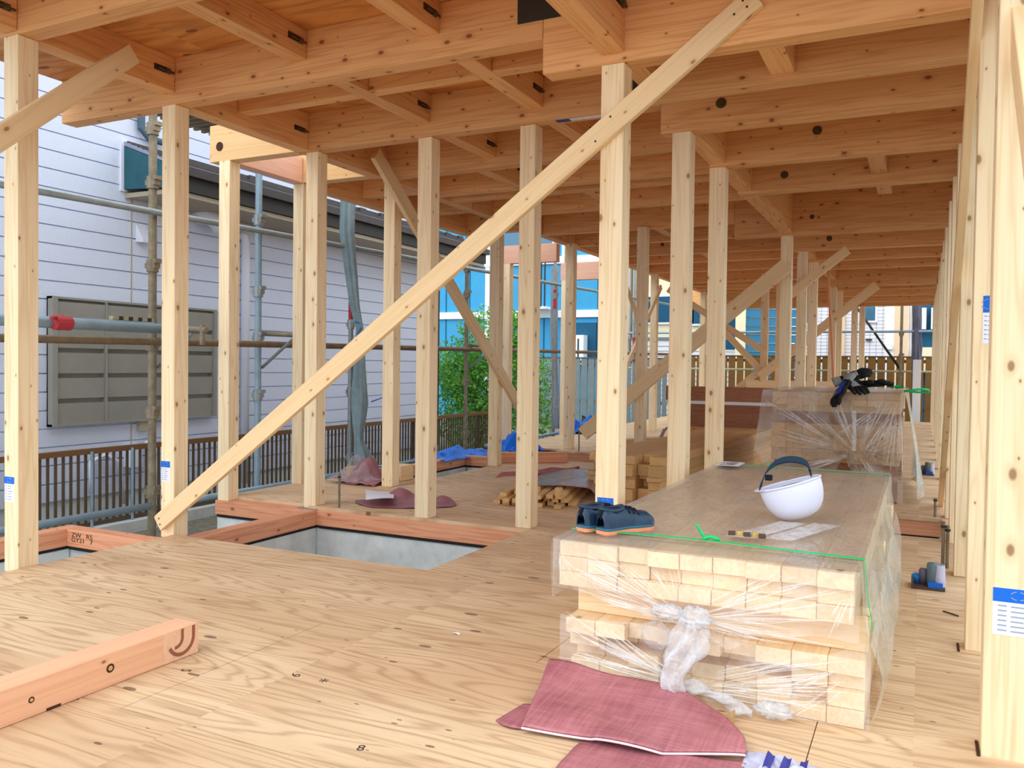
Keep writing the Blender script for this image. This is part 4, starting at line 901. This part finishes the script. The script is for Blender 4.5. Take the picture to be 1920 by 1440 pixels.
creases(W2, -.125, .21, lambda x, z: 2.479, [(-.42, .10, .8), (-.3, .03, .8)], 5, 6, (.006, .235))
creases(W3, -.42, .37, lambda x, z: 6.745, [(-1.0, .75, .9), (-1.05, .5, .9), (-.9, .25, .9), (-.2, .78, .9), (-.14, .55, .9), (-.3, .12, .9), (-.6, .8, .8)], 6, 12, (.06, .835), wd=.007, spread=.07)
creases(W3, -.15, .83, lambda x, z: 6.745, [(-.35, .3, .9), (-.18, .2, .9), (-.55, .5, .7)], 6, 13, (.06, .835), wd=.007, spread=.05)
# straps
def strap(pts, label, wd=.019):
    mb = MB()
    for p, q in zip(pts[:-1], pts[1:]):
        p, q = Vector(p), Vector(q); d = (q-p).normalized(); a = Vector((0, 1, 0)) if abs(d.y) < .9 else Vector((1, 0, 0)); n = d.cross(a).normalized()
        k = len(mb.v)
        for r in (p, q):
            for s1 in (-1, 1):
                for s2 in (0, 1): mb.v.append(tuple(r+a*wd/2*s1+n*.0015*(s2-.5)))
        mb.f += [(k, k+1, k+5, k+4), (k+2, k+6, k+7, k+3), (k, k+4, k+6, k+2), (k+1, k+3, k+7, k+5), (k, k+2, k+3, k+1), (k+4, k+5, k+7, k+6)]
    return tag(mb.build('packing_strap', M['green']), label, 'strap')
s1 = strap([(-1.05, 2.615, .463), (-.60, 2.63, .4665), (-.138, 2.615, .461), (-.128, 2.61, .36), (-.112, 2.605, .26)], 'bright green strap across the front top of the nearest stack')
child_world(MB().tube([(-.60, 2.63, .468), (-.615, 2.63, .485), (-.628, 2.62, .51), (-.635, 2.61, .52)], [.005, .005, .004, .002], 6).tube([(-.61, 2.625, .47), (-.59, 2.635, .478), (-.56, 2.63, .472)], .006, 6), 'strap_knot', M['green'], s1, smooth=True)
s2 = strap([(-1.05, 4.80, .463), (-.60, 4.80, .4665), (-.138, 4.80, .461)], 'green strap across the back top of the nearest stack')
child_world(MB().tube([(-.72, 4.79, .467), (-.75, 4.77, .475), (-.765, 4.77, .50)], [.005, .004, .002], 6), 'strap_end', M['green'], s2)
tag(MB().tube([(-.23, 7.6, .86), (-.17, 7.6, .885), (-.13, 7.6, .87), (-.2, 7.6, .862)], .007, 6).build('packing_strap', M['green'], smooth=True), 'green strap end right of the black gloves', 'strap')
tag(MB().tube([(-.12, 6.9, .852), (0.0, 6.9, .872), (.045, 6.92, .866), (.05, 6.95, .85), (-.02, 6.98, .845), (-.11, 6.95, .852)], .008, 6).build('packing_strap', M['green'], smooth=True), 'green strap loop at the right top corner of the far stack', 'strap')
sh = MB().box(-1.03, -.90, 4.68, 4.88, .4675, .469).build('printed_sheet', M['paper']); tag(sh, 'small printed sheet at the back left corner of the nearest stack', 'sheet')
for k in range(4): child_world(MB().box(-1.01+.03*(k % 2), -.93, 4.71+.04*k, 4.728+.04*k, .4688, .4695), 'print_line', M['shoedark'], sh)
for x0, x1, y0, y1, lab in ((-.50, -.41, 2.72, 3.08, 'left strip of pale film lying under the helmet'), (-.39, -.30, 2.74, 3.10, 'right strip of pale film lying under the helmet')):
    tag(MB().grid(lambda u, v: (x0+(x1-x0)*u-.06*(1-v)+.06*v, y0+(y1-y0)*v, .4675+.003*abs(nz(u*3, v*8, x0, 1))), 6, 20).build('film_strip', M['knotfilm'], smooth=True), lab, 'plastic strip')

# ------------------------------------------------------------------ things on the stacks
def shoe(name, x, y, z, rz, label):
    S = empty(name, (x, y, z), rz); S.scale.z = .86; tag(S, label, 'shoe', 'pair of work shoes')
    bpy.context.view_layer.update()
    L = .226
    def hw(s): return .5*lerp_pts([(0, .034), (.06, .062), (.18, .072), (.45, .074), (.68, .094), (.84, .094), (.94, .076), (1, .034)], s)
    def side(s): return .010*math.sin(PI*s*1.1)
    def ring(z_, grow):
        P = []
        for k in range(25): s = k/24; P.append((s*L, side(s)+hw(s)+grow, z_))
        for k in range(24, -1, -1): s = k/24; P.append((s*L, side(s)-hw(s)-grow, z_))
        return P
    def add(mb, nm, mat, **k): o = mb.build(nm, M[mat], S, **k); return o
    mb = MB(); mb.prism(ring(0, .002), (0, 0, .016)); add(mb, 'outsole', 'sole', bevel=.003)
    mb = MB(); mb.prism(ring(.016, .003), (0, 0, .010)); add(mb, 'midsole', 'midsole', bevel=.003)
    def top(s): return lerp_pts([(0, .070), (.04, .094), (.12, .100), (.25, .092), (.42, .098), (.55, .090), (.70, .078), (.86, .074), (.96, .060), (1, .040)], s)
    def up(u, v):   # u along length, v around from one side over the top to the other
        s = u; a = PI*v; c = math.cos(a); sn = math.sin(a); h = top(s)-.024; e = .62
        yy = math.copysign(abs(c)**e, c)*hw(s)*1.03*(1-.25*sn**3); zz_ = .024+h*sn**.75
        pass
        return (s*L*.995+.001, side(s)+yy, zz_)
    add(MB().grid(up, 40, 24), 'upper', 'shoe', smooth=True)
    def collar(u, v):
        a = 2*PI*u; b = 2*PI*v; cx = .245*L; r = .008
        zc = .089+.010*math.cos(a)**2
        return (cx+(.048+r*math.cos(b))*math.cos(a), side(.25)+(.022+r*math.cos(b))*math.sin(a), zc+r*math.sin(b))
    add(MB().grid(collar, 36, 10), 'collar', 'shoe', smooth=True)
    add(MB().grid(lambda u, v: (.245*L+.046*v*math.cos(2*PI*u), side(.25)+.022*v*math.sin(2*PI*u),   .0945+.004*math.cos(2*PI*u)**2*v), 30, 8), 'opening', 'shoedark', smooth=True)  # dark disc on the closed upper stands for shade inside the shoe
    st_ = MB()
    for s in (.50, .58, .66): st_.tube([(s*L, side(s)-hw(s)*.8, top(s)*.80), (s*L+.004, side(s)-.01, top(s)*1.0+.004), (s*L+.006, side(s)+.012, top(s)*1.0+.003), (s*L, side(s)+hw(s)*.8, top(s)*.8)], .005, 6)
    add(st_, 'instep_band', 'shoedark', smooth=True)
    add(MB().grid(lambda u, v: (.885*L+.029*math.cos(PI*(u-.5))*(1-.25*v), side(.93)+.044*math.sin(PI*(u-.5))*(1-.15*v), .026+.024*v), 18, 6), 'toe_guard', 'midsole', smooth=True)
    add(MB().tube([(.004, 0, .060), (-.004, 0, .078), (.004, 0, .092), (.012, 0, .088)], .005, 6), 'heel_loop', 'shoedark', smooth=True)
shoe('work_shoe', -.940, 2.585, .456, math.radians(63), 'right shoe of the navy mesh pair with orange soles')
shoe('work_shoe', -1.015, 2.600, .456, math.radians(66), 'left shoe of the navy mesh pair, half behind the right one')
def helmet():
    H = empty('safety_helmet', (-.425, 3.17, .455)); tag(H, 'white safety helmet lying upside down on the wrapped stack', 'helmet')
    bpy.context.view_layer.update()
    R_ = Euler((math.radians(5), math.radians(-18), math.radians(-14))).to_matrix().to_4x4(); off = Vector((0, 0, .136))
    def T_(p): return tuple(R_ @ Vector(p) + off)
    a_, b_, d_ = .112, .098, .128
    def shell(k):
        return lambda u, v: T_((a_*k*math.sin(PI/2*v)**.68*math.cos(2*PI*u), b_*k*math.sin(PI/2*v)**.68*math.sin(2*PI*u), -d_*k*math.cos(PI/2*v)**.9))
    MB().grid(shell(1), 48, 20).build('shell', M['helmet'], H, smooth=True)
    MB().grid(shell(.965), 48, 20).build('liner', M['helmet'], H, smooth=True)
    rim = [T_((a_*1.0*math.cos(2*PI*k/40), b_*math.sin(2*PI*k/40), .002)) for k in range(41)]
    MB().tube(rim, .0045, 6).build('rim', M['helmet'], H, smooth=True)
    MB().grid(lambda u, v: T_(((a_+.018*v*math.sin(PI*u)**.6)*math.cos(PI*(.65+.7*u)), (b_+.018*v*math.sin(PI*u)**.6)*math.sin(PI*(.65+.7*u)), .002+.006*v)), 20, 6).build('brim', M['helmet'], H, smooth=True, thick=.003)
    hb = [T_((.092*math.cos(2*PI*k/40), .080*math.sin(2*PI*k/40), -.018)) for k in range(41)]
    MB().tube(hb, .010, 6).build('headband', M['strap'], H, smooth=True)
    def web(t):
        c, s = math.cos(t), math.sin(t); return [T_((.092*c*math.cos(q), .082*s*math.cos(q), -.02-.085*math.sin(q))) for q in [PI*k/12 for k in range(13)]]
    for t in (.3, 1.35, 2.4): MB().tube(web(t), .006, 6).build('cradle_strap', M['strap'], H, smooth=True)
    # chin strap standing up as an arch
    arch = []
    for k in range(15):
        q = PI*k/14; arch.append((-.020-.082*math.cos(q), .02-.04*math.cos(q), .112+.060*k/14+.078*math.sin(q)**.8))
    mb = MB()
    def band(u, v):
        k = u*14; i = min(int(k), 13); t = k-i; p = Vector(arch[i]).lerp(Vector(arch[i+1]), t); return (p.x+.004*math.sin(9*u)+.010*(v-.5)*math.cos(PI*u), p.y+.006*v, p.z+.024*(v-.5))
    mb.grid(band, 40, 3).build('chin_strap', M['strap'], H, smooth=True, thick=.004)
    MB().box(-.085, -.06, -.02, .0, .145, .165).build('strap_buckle', M['shoedark'], H, bevel=.002)
helmet()
rb = random.Random(5)
for k, lab in enumerate(['leftmost of the small brass blocks by the green strap', 'second small brass block by the green strap', 'middle small brass block by the green strap', 'fourth small brass block by the green strap', 'rightmost small brass block by the green strap']):
    o = MB().box(-.011, .011, -.008, .008, 0, .014).build('metal_block', M['yellowblk' if k % 2 else 'clamp'], bevel=.002); o.location = (-.545+.024*k, 2.745+.012*(k % 2), .4665); o.rotation_euler.z = rb.uniform(-.5, .5); tag(o, lab, 'block')
# gloves
def glove(name, loc, rot, label, blue):
    G = empty(name, loc); G.rotation_euler = rot; G.scale = (1.18, 1.18, 1.18); tag(G, label, 'glove'); bpy.context.view_layer.update()
    def pal(u, v):
        a = 2*PI*u; t = v; wv = lerp_pts([(0, .040), (.25, .036), (.7, .052), (1, .046)], t); hh = lerp_pts([(0, .024), (.4, .020), (1, .016)], t)
        q = 1+.08*math.sin(5*a+8*t); return (t*.13, wv*math.cos(a)*q, .026+hh*math.sin(a)*q)
    mb = MB().grid(pal, 24, 14)
    for k, (yo, Lf, bend) in enumerate([(-.036, .060, .5), (-.012, .078, .25), (.012, .082, .1), (.036, .070, -.2)]):
        pts = [(.118, yo, .026), (.118+Lf*.4, yo*1.15, .030), (.118+Lf*.75, yo*1.2+.006*bend, .026-.006*k % .01), (.118+Lf, yo*1.2+.01*bend, .016)]
        mb.tube(pts, [.0135, .0135, .0125, .009], 10)
    mb.tube([(.045, -.035, .026), (.075, -.062, .024), (.105, -.078, .018)], [.016, .015, .011], 10)
    mb.build('glove_body', M['glove'], G, smooth=True)
    MB().grid(lambda u, v: (-.05*v, (.040+.008*v)*math.cos(2*PI*u), .026+(.024+.004*v)*math.sin(2*PI*u)*(1+.06*math.sin(12*PI*u))), 24, 6).build('cuff', M['glovegrey'], G, smooth=True, thick=.003)
    MB().grid(lambda u, v: (.02+.09*u, -.026+.052*v, .047+.004*math.sin(PI*v)-.006*u), 8, 8).build('back_patch', M['gloveblue' if blue else 'glovegrey'], G, smooth=True, thick=.003)
glove('work_glove', (-.49, 6.84, .90), (math.radians(20), math.radians(52), math.radians(-128)), 'black glove with a blue back, fingers hanging over the far stack edge', True)
glove('work_glove', (-.42, 6.95, .865), (math.radians(-12), math.radians(-6), math.radians(-18)), 'black glove with grey patches lying flat, pointing right', False)
glove('work_glove', (-.50, 6.93, .875), (math.radians(10), math.radians(16), math.radians(-62)), 'black glove between the other two, fingers toward the viewer', False)
glove('work_glove', (-.56, 6.98, .90), (math.radians(30), math.radians(-20), math.radians(10)), 'black and grey glove piled on top at the left', False)

# ------------------------------------------------------------------ things on the floor
lb = tb('loose_timber', -2.34, -2.235, .25, 2.105,   .001, .106, 'y', M['pinkwood'], 'short reddish timber with a curved joint cut, lying on the near floor', 'timber')
gr = []
def jcut(r, a0, a1, cy, cz): return [(-2.2335, cy+r*math.cos(a0+(a1-a0)*k/18), cz+r*math.sin(a0+(a1-a0)*k/18)) for k in range(19)]
def ribbon(pts, wd):
    mb = MB(); n = len(pts)
    for i, p in enumerate(pts):
        d = Vector(pts[min(i+1, n-1)])-Vector(pts[max(i-1, 0)]); q = Vector((0, -d.z, d.y)).normalized()*wd/2
        mb.v += [(p[0], p[1]+q.y, p[2]+q.z), (p[0], p[1]-q.y, p[2]-q.z)]
        if i: k = 2*i-2; mb.f.append((k, k+1, k+3, k+2))
    return mb
child_world(ribbon([(-2.2335, 2.082, .103)]+jcut(.052, 0, -2.75, 2.03, .070), .012), 'routed_groove_shade', M['groove'], lb, thick=.0008)  # darker ribbons on the flat face stand for shade in the routed cut
child_world(ribbon([(-2.2335, 2.034, .103)]+jcut(.028, -.05, -1.7, 2.006, .074), .011), 'routed_groove_shade', M['groove'], lb, thick=.0008)
child_world(MB().prism([(-2.2347, 1.955, .003), (-2.2347, 2.103, .003), (-2.2347, 2.103, .104), (-2.2347, 1.955, .104)], (.0004, 0, 0)), 'planed_end', M['planed'], lb)
for yy, zz2, r in ((1.755, .058, .014), (1.50, .05, .009)):
    child_world(MB().tube([(-2.2352, yy, zz2), (-2.2342, yy, zz2)], r, 18), 'knot', M['recess'], lb); child_world(MB().tube([(-2.2345, yy, zz2), (-2.2338, yy, zz2)], r*.55, 14), 'knot_core', M['yellow'], lb)
child_world(MB().box(-2.2375, -2.2343, 1.545, 1.59, .0012, .009), 'notch_shade', M['recess'], lb)  # dark patch on the face painted as shade in a small cut
tag(bar('loose_timber', (-4.02, 7.62, .0535), (-3.33, 8.10, .0535), .105, .105, M['red']), 'loose squared timber lying askew on the floor behind the fifth post', 'timber')
tag(bar('loose_timber', (-3.25, 9.75, .06), (-2.95, 10.35, .06), .10, .12, M['yellow']), 'yellow timber offcut on the raised floor beside the tall middle post', 'timber')
# red woven bags in front
def bag_main(u, v):
    tx = -1.055+.435*u; ty = 2.445-.01*u
    bx = lerp_pts([(0, -.965), (.35, -.765), (.7, -.58), (1, -.385)], u); by = lerp_pts([(0, 2.05), (.35, 2.075), (.7, 2.085), (1, 2.17)], u)
    rx = .17*math.sin(PI*v)*u**3*.35
    return (tx+(bx-tx)*v+rx, ty+(by-ty)*v+.006*math.sin(9*u), .020+.012*nz(u*2, v*2, 2, 1.5)+.008*math.sin(PI*v)+(.045*(1-v)**3*(1-.3*u)))
bag = MB().grid(bag_main, 40, 30).build('woven_bag', M['redcloth'], smooth=True, thick=.006); tag(bag, 'red woven bag lying flat in front of the nearest stack', 'bag')
child_world(MB().tube([tuple(Vector(bag_main(k/30, 1))+Vector((0, -.003, -.002))) for k in range(31)], .0035, 6), 'stitched_hem', M['hem'], bag, smooth=True)
tag(MB().grid(lambda u, v: (-1.045+.10*u-.02*v*(1-u), 2.23-.14*v-.03*math.sin(PI*u)*v, .004+.006*math.sin(PI*u)), 12, 10).build('bag_flap', M['redcloth'], smooth=True, thick=.004), 'folded corner sticking out left of the red woven bag', 'cloth')
tag(MB().grid(lambda u, v: (-.80+.42*u, 2.10-.25*v+.05*u+.01*math.sin(8*u), .005+.005*nz(u*4, v*4, 6, 1)), 24, 16).build('woven_bag', M['redcloth'], smooth=True, thick=.004), 'second red woven bag showing under the first at the bottom edge', 'bag')
pb = crumple('plastic_bag', 'bagwhite', -.39, -.20, 2.05, 2.215, .004, .045, 'pale plastic bag with deep blue print at the bottom edge', 'bag', 2.2)
for k in range(3): child_world(MB().grid(lambda u, v: (-.33+.04*k+.018*u, 2.08+.09*v, .038+.006*math.sin(3*u+2*v+k)), 3, 6), 'blue_print', M['inkblue'], pb, smooth=True)
tag(MB().prism([(-.50, 2.38, .001), (-.46, 2.38, .001), (-.46, 2.38, .035)], (0, .03, 0)).build('wood_wedge', M['yellow']), 'small wooden wedge at the foot of the nearest stack', 'wedge')
# mauve cloth with paper by the fourth post
def cloth_fn(u, v):
    cx, cy = -3.36, 5.03; a = 2*PI*u; R2 = lerp_pts([(0, .42), (.12, .30), (.25, .26), (.37, .22), (.5, .34), (.62, .30), (.75, .23), (.87, .26), (1, .42)], u)
    x = cx+R2*v*math.cos(a+.35); y_ = cy+R2*v*math.sin(a+.35)*.86
    return (x, max(4.68, y_), .008+.085*max(0, math.exp(-((x+3.45)**2+(y_-5.17)**2)/.010))+.05*math.exp(-((x+3.1)**2+(y_-5.2)**2)/.006)+.016*abs(nz(x, y_, 4, 9))*(1-v*.4))
tag(MB().grid(cloth_fn, 72, 26).build('mauve_cloth', M['mauve'], smooth=True, thick=.004), 'crumpled mauve cloth on the floor behind the floor pit', 'cloth')
tag(MB().grid(lambda u, v: (-3.45+.165*u-.27*v+.02*u*v, 4.74+.10*u+.37*v, .062+.012*math.sin(3*v+2*u)), 10, 10).build('paper_sheet', M['paper'], smooth=True), 'white paper sheet lying on the mauve cloth', 'paper')
mb2 = crumple('mauve_bag', 'mauve', -4.45, -4.0, 5.60, 6.05, .002, .17, 'mauve bag in clear plastic beside the slender left post', 'bag', 3.6)
child_world(MB().grid(lambda u, v: (-4.50+.42*u, 5.56+.5*v, .03+.20*math.sin(PI*u)*math.sin(PI*v)*(.6+.8*nz(u, v, 8, 4))), 20, 20), 'clear_cover', M['film'], mb2, smooth=True)
tb('offcut', -4.60, -4.25, 6.02, 6.12, .001, .085, 'x', M['yellow'], 'yellow offcut behind the mauve bag', 'timber'); tb('offcut', -4.12, -3.99, 5.98, 6.18, .001, .13, 'y', M['pale2'], 'pale offcut right of the mauve bag', 'timber')
# kindling sticks with a film cover
rk = random.Random(11); ka = math.radians(12)
for r in range(3):
    for c in range(9-r):
        L = 1.35; lx = .02+.066*c+.03*r+rk.uniform(-.008, .008); ly = L/2+rk.uniform(-.09, .09)
        x = -2.77+lx*math.cos(ka)-ly*math.sin(ka); y = 5.36+lx*math.sin(ka)+ly*math.cos(ka)
        batten(x, y, .0165+.031*r, L, .05, .030, 'yellow', f'thin stick in the low pile, {["bottom", "middle", "top"][r]} layer, {ORD[c]} from left', 'thin sticks in the low pile', 'stick', rz=ka)
for k, (x, y, h) in enumerate([(-2.66, 5.50, .05), (-2.58, 5.44, .07), (-2.50, 5.47, .045), (-2.30, 5.40, .06)]):
    tb('offcut', x, x+.045, y-.02, y+.02, .094, .094+h, 'z', M['yellow'], f'{["leftmost", "second", "third", "rightmost"][k]} small offcut standing on the low stick pile', 'offcut')
M['mauvefilm'] = film('mauve_film', (168, 132, 138), .35, .75, sc_=6)
tag(MB().grid(lambda u, v: (-2.66+.58*u-.26*v, 5.62+.12*u+1.0*v, .104+.022*math.sin(PI*u)-.088*max(0, (u-.84)/.16)**1.5+.004*nz(u*3, v*5, 2, 1.4)), 30, 36).build('film_cover', M['mauvefilm'], smooth=True, thick=.002), 'mauve translucent cover over the low stick pile', 'cover')
tag(MB().grid(lambda u, v: (-3.06+.38*u, 5.95+.80*u+.20*v-.12*u*v, .104+.03*math.sin(PI*v)+.02*nz(u*4, v*3, 5, 1)), 24, 14).build('mauve_cloth', M['redcloth'], smooth=True, thick=.004), 'dark red cloth draped on the back of the low stick pile', 'cloth')
# trays of clamps and bottles along the right wall
def tray(x, y, s, label, flip=0):
    T_ = empty('hardware_tray', (x, y, .001)); tag(T_, label, 'tray'); bpy.context.view_layer.update()
    MB().box(-.07*s, .07*s, -.06*s, .06*s, 0, .012*s).box(-.07*s, -.06*s, -.06*s, .06*s, .012*s, .035*s).build('tray_base', M['clamp'], T_)
    MB().lathe([(0, .012*s), (.026*s, .012*s), (.028*s, .02*s), (.028*s, .105*s), (.024*s, .115*s), (0, .118*s)], 18, .02*s, 0).build('grey_can', M['can'], T_, smooth=True)
    MB().lathe([(0, .012*s), (.018*s, .012*s), (.018*s, .075*s), (.012*s, .085*s), (0, .086*s)], 16, -.022*s, .01*s).build('dark_can', M['tarpdark'], T_, smooth=True)
    MB().lathe([(0, .012*s), (.026*s, .012*s), (.026*s, .045*s), (.020*s, .052*s), (0, .053*s)], 16, -.045*s, .03*s).build('blue_cap', M['bluebox'], T_, smooth=True)
    MB().box(.0, .06*s, -.055*s, -.03*s, .012*s, .034*s).build('blue_box', M['blue'], T_)
    MB().grid(lambda u, v: (.048*s+.026*s*math.cos(2*PI*u)*(1-.2*v), -.005*s+.03*s*math.sin(2*PI*u)*(1+.2*math.sin(5*v)), .013*s+.10*s*v), 16, 10).build('plastic_pouch', M['bagwhite'], T_, smooth=True)
tray(.045, 4.33, 1.0, 'tray with a grey can and blue parts beside the nearest wrapped stack'); tray(.05, 9.0, 1.05, 'tray with white and blue bottles far down the right wall')
def rod(x, y, h, label, z=0.0):
    R_ = empty('anchor_rod', (x, y, z)); tag(R_, label, 'anchor rod')
    child_world(MB().tube([(x, y, z), (x, y, z+h)], .0085, 8), 'rod', M['rust'], R_); child_world(MB().tube([(x, y, z+h*.86), (x, y, z+h*.86+.012)], .013, 6), 'nut', M['darkmetal'], R_)
rod(.115, 4.80, .24, 'thin anchor rod behind the blue clamp tray'); rod(.135, 4.80, .22, 'second thin anchor rod touching the first, behind the tray'); rod(-3.64, 4.69, .27, 'thin anchor rod just right of the post on the base plate', z=-.024); rod(-3.62, 9.18, .35, 'thin anchor rod by the step far left', z=-.02); rod(.10, 6.44, .15, 'thin anchor rod at the floor gap by the right wall', z=-.02)
tag(MB().tube([(.10, 3.92, .004), (.155, 3.87, .004)], .003, 6).build('steel_wire', M['darkmetal']), 'short dark wire on the floor by the second right post', 'wire')
tag(MB().grid(lambda u, v: (-1.56+.03*u, 2.69+.018*v, .002+.004*math.sin(PI*u)), 6, 4).build('paper_scrap', M['white'], smooth=True), 'tiny white paper scrap on the bare floor', 'scrap')
# stamped figures on the floor sheets
def stamp(body, x, y, rz, size=.05): text(body, size, M['stamp'], fl, Matrix.Translation((x, y, .0004)) @ Matrix.Rotation(rz, 4, 'Z'), 'stamped_figure', .0002)
stamp('5', -2.14, 1.962, -PI/2*.9); stamp('6', -1.796, 2.098, PI/2*.9); stamp('*', -1.683, 2.09, .3, .07); stamp('8', -1.302, 1.777, .35, .045)
for x, y in ((.115, 2.50), (.10, 3.40)): tag(MB().box(x+.035, x+.043, y-.01, y+.09, .0005, .003).build('gap_shade_strip', M['recess']), f'dark strip painted as floor gap shade at the foot of the {"nearest" if y < 3 else "second"} right post', 'gap')  # dark strips laid on the floor in place of the gaps' shade
tag(MB().box(-4.42, -4.02, 2.62, 2.98, -.459, -.43).build('plastic_sheet', M['paper']), 'white sheet lying down in the left floor pit', 'sheet')
